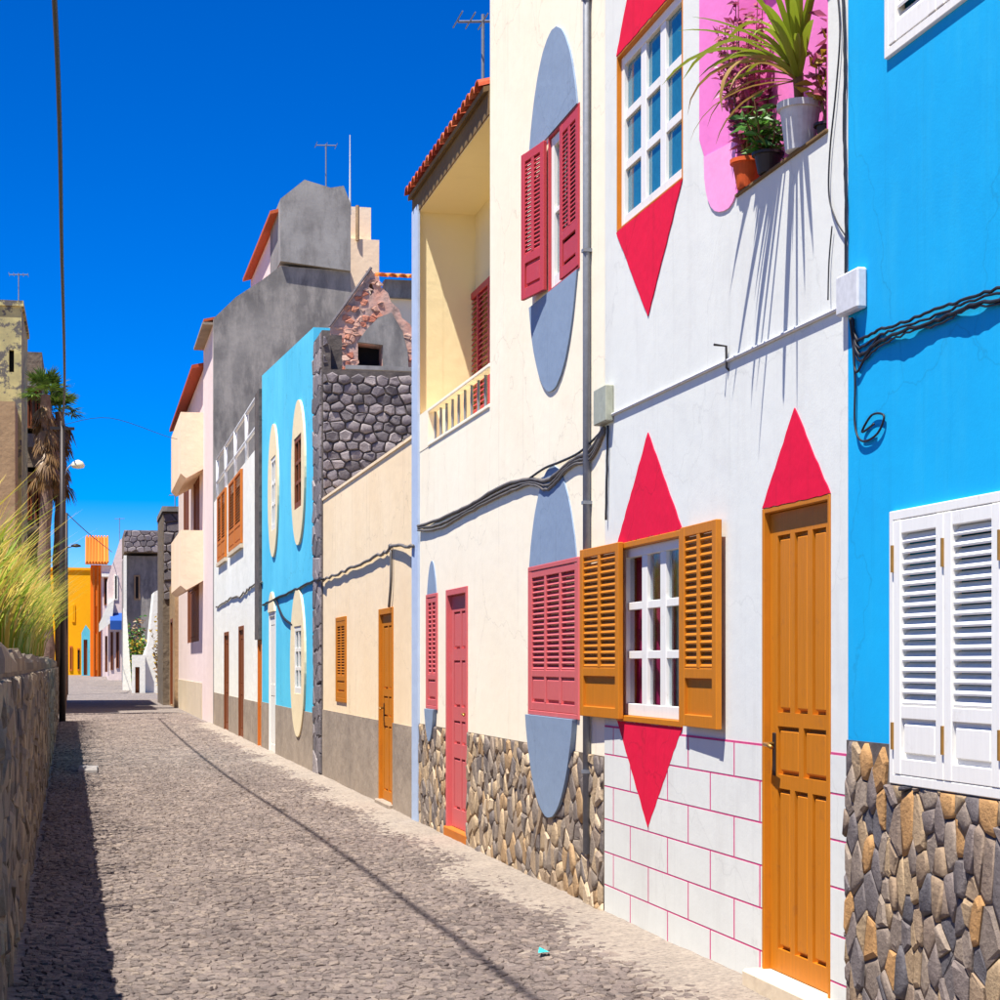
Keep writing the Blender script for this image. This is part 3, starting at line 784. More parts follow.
# dracaena in the white pot
cw = (W + .015, fy(800, W + .015), sz + .001)
dp = thing('potted_dracaena', cw, 'white pot of green strap leaved dracaena on the shelf by the cables', 'plant')
pot(dp, cw, .062, .085, .20, M['potwhite'])
top = (cw[0] - .005, cw[1] + .01, cw[2] + .33)
MB().tube([(cw[0], cw[1], cw[2] + .17), (cw[0] - .004, cw[1] + .006, cw[2] + .26), top], [.022, .02, .024], 10).build('trunk', M['stem'], dp, smooth_=True)
for k in range(30):
    az = math.radians(rp.uniform(95, 265)); el = math.radians(rp.uniform(25, 85))
    strap(dp, (top[0], top[1], top[2] + rp.uniform(-.04, .04)), az, el, rp.uniform(.38, .62), rp.uniform(.027, .04), M['palmgreen'], rp.uniform(.6, 1.7))
for (az, el, L, dr_) in ((118, 50, .78, 2.0), (100, 62, .80, 1.9), (135, 40, .72, 1.8), (150, 30, .6, 2.4), (200, 20, .6, 2.6)):
    strap(dp, top, math.radians(az), math.radians(el), L, .042, M['palmdead'] if az in (150, 200) else M['palmgreen'], dr_)
for k in range(4):
    strap(dp, (top[0], top[1], top[2] - .03), math.radians(rp.uniform(100, 260)), math.radians(rp.uniform(-10, 20)), rp.uniform(.4, .6), .018, M['palmdead'], rp.uniform(1.4, 2.0))
def leafy(root, c, n, hgt, rad, size, mats, rnd, stems=7, droop=0, name='foliage', rows=3, pointed=2.0):
    """small leaves set along several thin stems"""
    ms = [MB() for _ in mats]; st = MB()
    for s in range(stems):
        a = rnd.uniform(0, 6.28); rr = rad * rnd.uniform(.2, 1); hh = hgt * rnd.uniform(.55, 1)
        tip = Vector((c[0] + math.cos(a) * rr, c[1] + math.sin(a) * rr, c[2] + hh)); b = Vector(c)
        md = (b + tip) / 2 + Vector((math.cos(a), math.sin(a), .6)) * .02
        pts = [b, md, tip]; st.tube(pts, [.005, .004, .002], 5)
        for k in range(n // stems):
            t = rnd.uniform(.15, 1); q = b.lerp(md, t * 2) if t < .5 else md.lerp(tip, t * 2 - 1)
            q = q + Vector((rnd.gauss(0, .012), rnd.gauss(0, .012), rnd.gauss(0, .012)))
            az = rnd.uniform(0, 6.28); el = rnd.uniform(-.6, .9); L = size * rnd.uniform(.6, 1.3); wv = L / pointed * .5
            d = Vector((math.cos(az) * math.cos(el), math.sin(az) * math.cos(el), math.sin(el))); sd = d.orthogonal().normalized()
            sd = (sd + d.cross(sd) * rnd.uniform(-1, 1)).normalized(); up = d.cross(sd) * wv * .4
            m = rnd.choice(ms); o = len(m.v)
            m.v += [tuple(q), tuple(q + d * L * .45 + sd * wv + up), tuple(q + d * L), tuple(q + d * L * .45 - sd * wv + up), tuple(q + d * L * .5)]
            m.f += [(o, o + 4, o + 1), (o + 1, o + 4, o + 2), (o, o + 3, o + 4), (o + 3, o + 2, o + 4)]
    st.build('stem', M['stem'], root)
    for m, mt in zip(ms, mats):
        if m.v: tag(m.build(name, mt, root, recalc=False), kind='stuff')
c1 = (W + .01, fy(747, W + .01), sz + .001)
p1 = thing('potted_purple_plant', c1, 'tall purple leaved plant in an orange terracotta pot on the shelf', 'plant')
pot(p1, c1, .045, .066, .13, M['terracotta'])
leafy(p1, (c1[0], c1[1], c1[2] + .11), 1000, .74, .21, .05, [M['purple']], rp, 22)
c2 = (W + .01, fy(768, W + .01), sz + .001)
p2 = thing('potted_succulent', c2, 'low bushy green succulent between terracotta pot and white pot', 'plant')
pot(p2, c2, .045, .06, .09, M['iron'])
leafy(p2, (c2[0], c2[1], c2[2] + .07), 260, .25, .13, .075, [M['green']], rp, 14, pointed=3)
c3 = (W + .075, fy(826, W + .075), sz + .001)
p3 = thing('potted_croton', c3, 'yellow leaved croton behind the white pot at the shelf end', 'plant')
pot(p3, c3, .03, .04, .08, M['iron'])
leafy(p3, (c3[0], c3[1], c3[2] + .09), 90, .52, .06, .08, [M['yellowleaf'], M['purple']], rp, 6)

# ------------------------------------------------------------------ cream house with ovals
YC0, YC1 = fy(605) + .001, fy(414)
hC = thing('cream_house', (W + 2, (YC0 + YC1) / 2, 0), 'cream house with blue grey painted ovals, faded red shutters and tiled loggia', 'house')
yl0, yl1 = fy(490), fy(419); lz0, lz1 = 3.36, 5.54
ow0, ow1 = fy(580), fy(549); oz0, oz1 = fz(565, 280), fz(565, 119)
bw0, bw1 = fy(580), fy(529.5); bz0, bz1 = fz(555, 717), fz(555, 562)
sw0, sw1 = fy(438), fy(427); sz0, sz1 = fz(432, 709), fz(432, 594)
cd0, cd1 = fy(468), fy(447); cz0, cz1 = .10, fz(457, 588)
outer = [(YC0, -.1), (YC1, -.1), (YC1, 5.72), (yl0, 5.72), (yl0, 7.6), (YC0, 7.6)]
front(hC, outer, [rect(yl0, yl1, lz0, lz1), rect(ow0, ow1, oz0, oz1), rect(bw0 + .04, bw1 - .04, bz0 + .04, bz1 - .04), rect(sw0 + .03, sw1 - .03, sz0 + .03, sz1 - .03), rect(cd0, cd1, cz0 - .02, cz1)], M['cream'])
x1 = W + 6
m = MB(); m.add([(W + .002, YC0, 0), (x1, YC0, 0), (x1, YC0, 7.6), (W + .002, YC0, 7.6), (x1, yl0, 0), (x1, yl0, 7.6), (W + .002, yl0, 7.6), (W + .002, yl0, 5.6), (x1, yl0, 5.6),
                 (x1, YC1, 0), (W + .002, YC1, 0), (x1, YC1, 6.3), (W + .002, YC1, 5.6)],
                [(0, 1, 2, 3), (1, 4, 5, 2), (6, 7, 8, 5), (9, 10, 12, 11), (4, 9, 11, 8)])
m.build('side_walls', M['cream'], hC)
MB().add([(W + .002, YC0, 7.6), (x1, YC0, 7.6), (x1, yl0, 7.6), (W + .002, yl0, 7.6)], [(0, 1, 2, 3)]).build('flat_roof', M['cement'], hC)
# loggia recess
m = MB(); dx = .52
m.add([(W + .2205, yl1, lz0), (W + dx, yl1, lz0), (W + dx, yl1, lz1), (W + .2205, yl1, lz1)], [(0, 1, 2, 3)])
m.add([(W + dx, yl0, lz0), (W + dx, yl1, lz0), (W + dx, yl1, lz1), (W + dx, yl0, lz1)], [(0, 1, 2, 3)])
m.add([(W + .2205, yl0, lz0), (W + dx, yl0, lz0), (W + dx, yl0, lz1), (W + .2205, yl0, lz1)], [(0, 1, 2, 3)])
m.add([(W + .2205, yl0, lz1), (W + dx, yl0, lz1), (W + dx, yl1, lz1), (W + .2205, yl1, lz1)], [(0, 1, 2, 3)])
m.add([(W + .2205, yl0, lz0), (W + dx, yl0, lz0), (W + dx, yl1, lz0), (W + .2205, yl1, lz0)], [(0, 1, 2, 3)])
m.build('loggia', M['loggia'], hC, recalc=False)
m = MB(); e = .0015
m.add([(W - .0, yl1 - e, lz0), (W + .222, yl1 - e, lz0), (W + .222, yl1 - e, lz1), (W - 0, yl1 - e, lz1)], [(0, 1, 2, 3)])
m.add([(W + .002, yl0, lz1 - e), (W + .222, yl0, lz1 - e), (W + .222, yl1, lz1 - e), (W + .002, yl1, lz1 - e)], [(0, 1, 2, 3)])
m.build('loggia_lining', M['loggia'], hC, recalc=False)
# loggia door with red shutter on the back wall
ld1 = fy(470, W + dx); ld0 = ld1 - 1.0
shutter(hC, lambda a, b, d: (W + dx - .002 - d, ld0 + a, lz0 + .02 + b), 1.0, fz(478, 290, W + dx) - lz0 - .03, M['dred'], 2, 22, .2, .04)
# balustrade
bb0, bb1 = fy(481), fy(429); bt = fz(430, 408)
MB().box(mpW, yl0, bb1 + .02, bt - .03, bt, -.07, .01).build('handrail', M['cream'], hC, bevel=.006)
MB().box(mpW, yl0, bb1 + .02, lz0 + .001, lz0 + .03, -.11, .01).build('sill', M['cream'], hC, bevel=.006)
MB().box(mpW, bb1 + .021, yl1 - .002, lz0 + .001, bt + .003, -.16, .003).build('pier', M['cream'], hC)
bal = MB().lathe((0, 0, 0), [(.013, 0), (.013, .03), (.011, .06), (.013, .13), (.013, .17), (.011, .24), (.012, .29), (.013, .31), (.013, bt - .03 - lz0 - .03)], 10).mesh('baluster', M['greypipe'], smooth_=True)
nb = 9
for k in range(nb): inst('baluster', bal, hC, (W + .05, bb0 + .06 + (bb1 - bb0 - .1) * k / (nb - 1), lz0 + .03))
# eave and roof tiles
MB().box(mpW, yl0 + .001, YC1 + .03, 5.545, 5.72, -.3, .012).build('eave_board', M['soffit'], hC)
tl = MB(); n = 7; L = .5; sl_ = .30
for s in range(2):
    for k in range(n + 1):
        a = math.pi * k / n; rr = .085 - .012 * s
        tl.v.append((s * L, rr * math.cos(a), rr * math.sin(a) * .8 + s * L * sl_)); tl.v.append((s * L, (rr - .014) * math.cos(a), (rr - .014) * math.sin(a) * .8 + s * L * sl_))
q = 2 * (n + 1)
for k in range(n):
    i = 2 * k; tl.f += [(i, i + 2, q + i + 2, q + i), (i + 1, q + i + 1, q + i + 3, i + 3), (i, i + 1, i + 3, i + 2), (q + i, q + i + 2, q + i + 3, q + i + 1)]
tme = tl.mesh('roof_tile', M['tile'], smooth_=False)
nt_ = int((YC1 + .05 - yl0) / .17)
rf = MB().add([(W - .05, yl0 + .002, 5.71), (W - .05, YC1 + .04, 5.71), (W + 1.6, YC1 + .04, 5.71 + 1.7 * sl_), (W + 1.6, yl0 + .002, 5.71 + 1.7 * sl_),
               (W - .05, yl0 + .002, 5.75), (W - .05, YC1 + .04, 5.75), (W + 1.6, YC1 + .04, 5.75 + 1.7 * sl_), (W + 1.6, yl0 + .002, 5.75 + 1.7 * sl_)],
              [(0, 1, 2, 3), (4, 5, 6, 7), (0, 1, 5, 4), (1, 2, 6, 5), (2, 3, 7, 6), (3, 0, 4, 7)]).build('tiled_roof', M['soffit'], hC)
for r in range(4):
    for k in range(nt_):
        inst('roof_tile', tme, rf, (W - .085 + r * .42, yl0 + .09 + k * .17, 5.75 + r * .42 * sl_ + R.uniform(-.006, .006)))
# ovals: painted caps above and below each window
def oval_caps(root, a0, a1, z0, z1, w0, w1, mat, d, n=28, dlow=None):
    ca, cb, ra, rb = (a0 + a1) / 2, (z0 + z1) / 2, (a1 - a0) / 2, (z1 - z0) / 2
    full = [(ca + (a - ca) * (1 + R.uniform(-.007, .007)), cb + (b - cb) * (1 + R.uniform(-.003, .003))) for a, b in ellipse(ca, cb, ra, rb, 72)]
    MB().prism(mpW, clip_half(full, 0, -1, -(w1 + .001)), .0005, d).build('painted_oval', mat, root)
    MB().prism(mpW, clip_half(full, 0, 1, w0 - .001), .0005, dlow or d).build('painted_oval', mat, root)
oval_caps(hC, fy(581.5), fy(528), fz(555, 390), fz(555, 28), oz0, oz1, M['oval'], .012)
oval_caps(hC, fy(580.5), fy(527.5), fz(555, 818), fz(555, 465), bz0, bz1, M['oval'], .008, dlow=.034)
oval_caps(hC, fy(438.5), fy(426.5), fz(432, 741), fz(432, 561), sz0, sz1, M['oval'], .008, dlow=.034)
# closed three panel shutter, small shutter
surround(hC, bw0, bw1, bz0, bz1, M['red'], .03, -.05, .012)
shutter(hC, lambda a, b, d: (W + .030 - d, bw0 + .032 + a, bz0 + .032 + b), bw1 - bw0 - .064, bz1 - bz0 - .064, M['red'], 3, 17, .24, .04, st=.06, rail=.045)
surround(hC, sw0, sw1, sz0, sz1, M['red'], .03, -.05, .012)
shutter(hC, lambda a, b, d: (W + .030 - d, sw0 + .032 + a, sz0 + .032 + b), sw1 - sw0 - .064, sz1 - sz0 - .064, M['red'], 2, 16, .24, .04, st=.05, rail=.045)
# upper window: near leaf closed, far leaf thrown open
surround(hC, ow0 + .001, ow1 - .001, oz0 + .001, oz1 - .001, M['dred'], .012, -.04, .006)
window(hC, mpW, ow0 + .017, ow1 - .017, oz0 + .017, oz1 - .017, M['whitewood'], 4, 2, M['glass'], d=-.012, fr=.06)
drape(hC, mpW, ow0 + .05, ow1 - .05, oz0 + .03, oz1 - .03, -.19, M['whitecurtain'], 10)
lw_ = fy(560.5) - ow0 - .02
shutter(hC, lambda a, b, d: (W + .012 - d, ow0 + .012 + a, oz0 + .02 + b), lw_, oz1 - oz0 - .04, M['dred'], 2, 22, .24, .022, cover=.6, label='red shutter leaf standing nearly closed')
an = math.radians(9); lw2 = .38
shutter(hC, lambda a, b, d: (W - .012 - a * math.sin(an) - d * math.cos(an), ow1 + .01 + a * math.cos(an) - d * math.sin(an), oz0 + .02 + b), lw2, oz1 - oz0 - .04, M['dred'], 2, 22, .24, .025, cover=.6, label='red shutter leaf thrown open')
# door
panel_door(hC, mpW, cd0 + .001, cd1 - .001, cz0, cz1 - .001, M['red'], [(.08, .30, 2), (.36, .46, 2), (.52, .72, 2), (.77, .93, 2)], d=-.03, fr=.05, handle_a=cd0 + .14)
MB().box(mpW, cd0 - .03, cd1 + .03, -.08, cz0 + .003, -.12, .025).build('doorstep', M['ostep'], hC, bevel=.01)
# stone base
zC = .915
MB().prism(mpW, rect(YC0 + .002, cd0 - .002, -.1, zC), .001, .008).build('stone_base', M['mortarL'], hC)
MB().prism(mpW, rect(cd1 + .002, fy(420), -.1, zC), .001, .008).build('stone_base', M['mortarL'], hC)
bp_ = [c for c in hC.children if c.name.startswith('stone_base')][0]
rC = random.Random(33)
pc_ = cells(YC0 + .004, cd0 - .004, -.05, zC, .092, .112, rC, 1.1, .28) + cells(cd1 + .004, fy(420), -.05, zC, .092, .112, rC, 1.1, .28)
def in_oval(p):
    a = sum(q[0] for q in p) / len(p); b = sum(q[1] for q in p) / len(p)
    ca, ra = (fy(580.5) + fy(527.5)) / 2, (fy(527.5) - fy(580.5)) / 2; cb, rb = (fz(555, 818) + fz(555, 465)) / 2, (fz(555, 465) - fz(555, 818)) / 2
    return ((a - ca) / ra) ** 2 + ((b - cb) / rb) ** 2 < .86
lay_stones([p for p in pc_ if not in_oval(p)], FM(), M['stoneC'], bp_, .015, .006, rC, 300, 'stone', lambda p: p[0][0], 'mixed', .5, inset=.26, tilt=.45, d0=.004, wob=.003)
# corner stripe, drainpipe
MB().box(mpW, fy(420), YC1 - .001, -.05, 5.598, .0005, .022).build('corner_stripe', M['stripe'], hC)
py_ = fy(586.5, W - .028)
MB().tube([(W - .028, py_, .32), (W - .028, py_, 7.4)], .022, 12).build('drainpipe', M['greypipe'], hC, smooth_=True)
for z in (.8, 2.4, 3.9, 5.4):
    MB().box(mpW, py_ - .026, py_ + .026, z, z + .02, .0, .053).build('pipe_clip', M['greypipe'], hC)
# ------------------------------------------------------------------ one storey beige house
YD0, YD1 = YC1 + .001, fy(322)
XD = W + .015
hD = thing('beige_house', (W + 2, (YD0 + YD1) / 2, 0), 'low one storey beige house with orange door and grey cement base', 'house')
zt = 3.54; zb = .87; mpD = FM(XD)
dw0, dw1, dwz0, dwz1 = fy(345.5), fy(335.5), fz(340, 702), fz(340, 617)
dd0, dd1, ddz1 = fy(392), fy(378), fz(385, 608)
front(hD, rect(YD0, YD1, -.1, zt), [rect(dw0, dw1, dwz0, dwz1), rect(dd0, dd1, .04, ddz1)], M['beige'], XD)
shell(hD, YD0, YD1, zt - .25, x=XD, mat=M['beige'])
MB().box(mpD, YD0, YD1 + .01, zt, zt + .03, -.24, .015).build('parapet_cap', M['beige'], hD)
for (a, b) in ((YD0 + .001, dd0 - .002), (dd1 + .002, YD1 - .001)):
    MB().prism(mpD, rect(a, b, -.1, zb), .0005, .012).build('cement_base', M['cement'], hD)
surround(hD, dw0, dw1, dwz0, dwz1, M['orange'], .05, -.12, .016, x=XD)
shutter(hD, lambda a, b, d: (XD + .02 - d, dw0 + .052 + a, dwz0 + .052 + b), dw1 - dw0 - .104, dwz1 - dwz0 - .104, M['orange'], 2, 18, .22, .035)
panel_door(hD, mpD, dd0 + .001, dd1 - .001, .06, ddz1 - .001, M['orange'], [(.05, .40, 2), (.45, .56, 2), (.60, .94, 2)], d=-.02, fr=.06, handle_a=dd1 - .18)
MB().box(mpD, dd0 - .02, dd1 + .02, -.05, .064, -.14, .05).build('doorstep', M['cement'], hD, bevel=.01)

# ------------------------------------------------------------------ turquoise house with dark stone gable
YE0, YE1 = YD1 + .001, fy(262); yS = fy(313.5)
hE = thing('turquoise_house', (W + 2, (YE0 + YE1) / 2, 0), 'turquoise house with cream painted ovals and dark stone gable end', 'house')
zE0, zE1 = fz(313, 328), fz(263, 374)
def Ew(p0, p1, q0, q1):
    pm = (p0 + p1) / 2; return fy(p1), fy(p0), fz(pm, q1), fz(pm, q0)
wE = [Ew(296, 303.2, 436, 508), Ew(272.6, 277.2, 457, 530), Ew(296, 303.2, 626, 694)]
ovE = [Ew(293, 306.5, 400, 545), Ew(269.5, 279.5, 424, 557), Ew(292, 306.5, 588, 737)]
dE = (fy(276), fy(269.5), .0, fz(272, 612))
front(hE, [(yS, -.1), (YE1, -.1), (YE1, zE1), (yS, zE0)], [rect(*x) for x in wE] + [rect(*dE)], M['turq'])
for ov, wi in zip(ovE, wE):
    MB().prism(mpW, ellipse((ov[0] + ov[1]) / 2, (ov[2] + ov[3]) / 2, (ov[1] - ov[0]) / 2, (ov[3] - ov[2]) / 2, 44), .0005, .03, [rect(*wi)]).build('painted_oval', M['ovalcream'], hE)
for wi, mt in zip(wE, ('brown', 'whitewood', 'whitewood')):
    window(hE, mpW, wi[0] + .002, wi[1] - .002, wi[2] + .002, wi[3] - .002, M[mt], 2, 3, M['glass'], d=.022, fr=.07, mu=.05)
oc = [p for p in ellipse((dE[0] + dE[1]) / 2, fz(272, 640), (dE[1] - dE[0]) * .62, fz(272, 592) - fz(272, 640), 30)]
MB().prism(mpW, clip_half(oc, 0, -1, -(dE[3] + .001)), .0005, .03).build('painted_oval', M['ovalcream'], hE)
panel_door(hE, mpW, dE[0] + .002, dE[1] - .002, dE[2], dE[3] - .001, M['whitewood'], [(.06, .42, 2), (.5, .94, 2)], d=-.01, fr=.07)
for (a, b) in ((yS + .001, dE[0] - .002), (dE[1] + .002, YE1 - .001)):
    MB().prism(mpW, rect(a, b, -.1, .80), .0005, .012).build('cement_base', M['cement'], hE)
# dark stone end wall and corner
x2 = W + 6; zg1 = gz(380, 371, YE0); zg0 = gz(320, 330, YE0)
MB().prism(GM(YE0), [(W, 0), (x2, 0), (x2, zg1), (gx(331, YE0), zg1), (gx(330, YE0), zg0), (W, zg0)], -.3, 0).build('gable_wall', M['mortar'], hE)
gb = [c for c in hE.children if c.name.startswith('gable_wall')][0]
MB().box(mpW, YE0 + .301, yS - .001, 0, zg0, -.3, -.004).build('corner_wall', M['mortar'], hE)
rE = random.Random(55)
pe = [p for p in cells(W + .01, W + 2.3, 3.45, 5.9, .16, .12, rE, .45) if max(q[1] for q in p) < (zg1 if max(q[0] for q in p) > gx(331, YE0) else zg0) + .02]
lay_stones(pe, GM(YE0), M['stoneE'], gb, .026, .014, rE, 300, 'stone', None, 'mixed', .5, inset=.22, tilt=.4, wob=.008)
pe = cells(YE0 + .02, yS - .02, .0, zg0 - .02, .36, .24, rE, .6)
lay_stones(pe, FM(), M['stoneE'], gb, .02, .014, rE, 300, 'stone', None, False, .5, inset=.2, tilt=.3)
m = MB(); m.add([(W + .01, YE1, 0), (x2, YE1, 0), (x2, YE1, zE1), (W + .01, YE1, zE1), (x2, YE0 + .3, 0), (x2, YE0 + .3, 5.3)], [(0, 1, 2, 3), (1, 4, 5, 2)]); m.build('side_walls', M['turq'], hE)
MB().add([(W + .23, YE0 + .3, zg1 - .3), (x2, YE0 + .3, zg1 - .3), (x2, YE1, 5.2), (W + .23, YE1, 5.2)], [(0, 1, 2, 3)]).build('flat_roof', M['cement'], hE)

# ruined pink gable above it
yR = 27.0
ru = thing('ruined_gable', (4.0, yR, 5.2), 'crumbling pink plaster gable of a roofless ruin above dark stone wall', 'ruin')
def G(px, py): return gp(px, py, yR)
MB().prism(GM(yR), [G(329, 372), G(330, 326), G(336, 318), G(338, 312), G(345, 305), G(348, 298), G(354, 295), G(357, 288), G(363, 283), G(366, 275), G(371, 268), G(374, 275), G(379, 278), G(381, 287), G(388, 293), G(391, 302), G(399, 309), G(402, 318), G(410, 324), G(416, 338), G(424, 352), G(424, 372)], -.3, 0,
           [[G(358, 367), G(382, 367), G(382, 346), G(358, 343)], [G(368, 289), G(371, 281), G(374, 289), G(371, 296)]]).build('gable_wall', M['ruin'], ru)
MB().prism(GM(yR), [G(357.5, 342.5), G(366, 330), G(378, 318), G(391, 313), G(402, 332), G(407, 352), G(408, 371), G(382.5, 371), G(382.5, 345.5)], .002, .05).build('cement_patch', M['dcement'], ru)
def inside(pt, poly):
    c = False
    for i in range(len(poly)):
        (x0_, y0_), (x1_, y1_) = poly[i], poly[i - 1]
        if (y0_ > pt[1]) != (y1_ > pt[1]) and pt[0] < (x1_ - x0_) * (pt[1] - y0_) / (y1_ - y0_) + x0_: c = not c
    return c
rim = [G(331, 371), G(332, 327), G(345, 307), G(356, 295), G(371, 272), G(380, 284), G(391, 304), G(402, 320), G(414, 340), G(420, 352), G(420, 371)]
gap_ = [G(355, 371), G(355, 340), G(366, 327), G(378, 315), G(391, 310), G(404, 332), G(410, 352), G(411, 371)]
pr = []
for p in cells(G(329, 0)[0], G(424, 0)[0], G(370, 371)[1], G(370, 266)[1], .11, .075, rE, 1.0):
    c_ = (sum(q[0] for q in p) / len(p), sum(q[1] for q in p) / len(p))
    if inside(c_, rim) and not inside(c_, gap_) and rE.random() < .5: pr.append(p)
lay_stones(pr, GM(yR), M['rubble'], ru, .016, .008, rE, 300, 'stone', None, False, .7, inset=.25, tilt=.6, wob=.008)
MB().tube([(*G(330, 327),) and (G(329, 327)[0], yR - .03, G(329, 327)[1]), (G(371, 268)[0], yR - .03, G(371, 268)[1])], .022, 6).build('verge', M['stoneE'], ru)
MB().box(GM(yR), G(345, 0)[0], G(418, 0)[0], G(380, 371)[1], G(380, 367)[1], 0, .09).build('sill', M['lcement'], ru)
MB().prism(GM(yR), rect(G(355, 0)[0], G(385, 0)[0], G(370, 370)[1], G(370, 335)[1]), -.5, -.301).build('painted_dark_interior', M['dark'], ru)  # near-black panel painting the unlit interior behind the window hole
# shed roof at the far right with orange tiles and a cream wall
yQ = 33.0
sh_ = thing('cream_rear_house', (gx(405, yQ), yQ, 0), 'cream rear house with a small orange tiled roof behind the ruin', 'house')
q0, q1 = gx(376, yQ), gx(440, yQ)
MB().prism(GM(yQ), rect(q0, q1, 0, gz(400, 296, yQ)), -3, 0).build('wall', M['peach'], sh_)
MB().prism(GM(yQ - .1), rect(gx(384, yQ), q1, gz(400, 299, yQ), gz(400, 281, yQ)), -.3, 0).build('attic_wall', M['dcement'], sh_)
zz = gz(395, 281, yQ)
me_ = None
n_t = 8
for k in range(n_t):
    inst('roof_tile', tme, sh_, (gx(380, yQ) + k * .19, yQ - .3, zz), (0, 0, math.pi / 2)).data = tme
for o in sh_.children:
    if o.name.startswith('roof_tile'): o.scale = (1.6, 1.15, 1.2)
ot = tme.copy(); ot.materials.clear(); ot.materials.append(M['otile'])
for o in sh_.children:
    if o.name.startswith('roof_tile'): o.data = ot

# ------------------------------------------------------------------ old white house with rooftop railing
YF0, YF1 = YE1 + .001, fy(214)
hF = thing('old_white_house', (W + 2, (YF0 + YF1) / 2, 0), 'weathered white house with orange shutters and white rooftop railing', 'house')
zF = fz(258, 446); ye = fy(257.5)
fo = [Ew(230.5, 243, 476, 548), Ew(219, 227, 492, 560)]
fd = [(fy(244), fy(239), .0, fz(241, 626)), (fy(229), fy(224.5), .0, fz(226, 632)), (fy(264.5), fy(258.5), .05, fz(261, 640))]
fd[2] = (YF0 + .02, fy(258.2), .0, fz(261, 640))
front(hF, rect(YF0, YF1, -.1, zF), [rect(*x) for x in fo + fd], M['oldwhite'])
shell(hF, YF0, YF1, zF - .3, mat=M['oldwhite'])
MB().prism(mpW, rect(YF0 + .001, ye, fd[2][3] + .01, zF + .9), .0005, .05).build('edge_shadow_strip', M['mortar'], hF)  # dark strip painting the shadow along the edge between the two houses
for x in fo:
    MB().box(mpW, x[0] - .1, x[1] + .1, x[2] - .09, x[2] - .01, .0, .06).build('sill', M['step'], hF)
    shutter(hF, (lambda x: lambda a, b, d: (W - d, x[0] + .01 + a, x[2] + .01 + b))(x), (x[1] - x[0] - .04) / 2, x[3] - x[2] - .02, M['rust'], 1, 16, .25, .05, st=.08)
    shutter(hF, (lambda x: lambda a, b, d: (W - d, (x[0] + x[1]) / 2 + .01 + a, x[2] + .01 + b))(x), (x[1] - x[0] - .04) / 2, x[3] - x[2] - .02, M['rust'], 1, 16, .25, .05, st=.08)
for x in fd:
    panel_door(hF, mpW, x[0] + .002, x[1] - .002, x[2], x[3] - .002, M['brown' if x is not fd[2] else 'rust'], [(.08, .4, 2), (.5, .92, 2)], d=-.02, fr=.08)
ed = [YF0 + .001] + [v for x in sorted(fd) for v in (x[0] - .002, x[1] + .002)] + [YF1 - .001]
for i in range(0, len(ed), 2):
    if ed[i + 1] - ed[i] > .05: MB().prism(mpW, rect(ed[i], ed[i + 1], -.1, .78), .0005, .012).build('cement_base', M['cement'], hF)
rl_ = thing('roof_railing', (W, (YF0 + YF1) / 2, zF), 'white steel railing frame on the roof of the weathered white house', 'railing')
rt0, rt1 = ye + .25, YF1 - .3
zr = fz(258, 390); xr = W + .06
for z in (zr, (zr * .45 + zF * .55)):
    MB().tube([(xr, rt0, z), (xr, rt1, z)], .035, 8).build('rail', M['whitemetal'], rl_, smooth_=True)
for k in range(5):
    y = rt0 + (rt1 - rt0) * k / 4
    MB().tube([(xr, y, zF - .1), (xr, y, zr)], .035, 8).build('post', M['whitemetal'], rl_, smooth_=True)

# ------------------------------------------------------------------ tall grey rendered house
YG0, YG1 = YF1 + .001, fy(203.5)
hG = thing('tall_grey_house', (W + 2, YG0, 0), 'tall house with bare grey cement end wall stepping up to a block', 'house')
def G2(px, py): return gp(px, py, YG0)
MB().prism(GM(YG0), [(W, 0), (gx(460, YG0), 0), G2(460, 330), G2(352, 300), G2(350, 271), G2(280.5, 266), G2(262, 280), G2(236, 297), (W, gz(213.5, 318, YG0))], -.35, 0).build('end_wall', M['dcement'], hG)
zg = gz(213.5, 322, YG0)
front(hG, rect(YG0 + .351, YG1, 0, zg), [], M['pinkwhite'])
MB().box(mpW, YG0 + .351, YG1, zg, zg + .06, -6, .25).build('flat_roof', M['cement'], hG)
MB().prism(lambda a, b, d: (a, YG0 + d, b), [(W - .22, zg + .065), (W - .22, zg + .13), (W + .5, zg + .3), (W + .5, zg + .24)], .355, YG1 - YG0 + .3).build('eave', M['tile'], hG)
# upper block
ux0, ux1 = gx(280, YG0), gx(350, YG0)
MB().prism(GM(YG0 - .12), [(ux0, gz(280, 262, YG0)), (ux1, gz(350, 272, YG0)), (ux1, gz(350, 205, YG0)), (gx(343, YG0), gz(343, 187, YG0)), (gx(330, YG0), gz(330, 189, YG0)), (gx(304, YG0), gz(304, 181, YG0)), (ux0, gz(280, 200, YG0))], -2.5, 0).build('upper_block', M['lcement'], hG)
uf = gz(280, 210, YG0)
front(hG, rect(YG0 + .3, fy(250, ux0), 8, uf), [], M['pinkwhite'], x=ux0 + .02, name='upper_front')
MB().prism(lambda a, b, d: (a, YG0 + .05 + d, b), [(ux0 - .2, uf - .02), (ux0 - .2, uf + .06), (ux0 + .6, uf + .3), (ux0 + .6, uf + .22)], 0.3, fy(250, ux0) - YG0).build('upper_eave', M['tile'], hG)
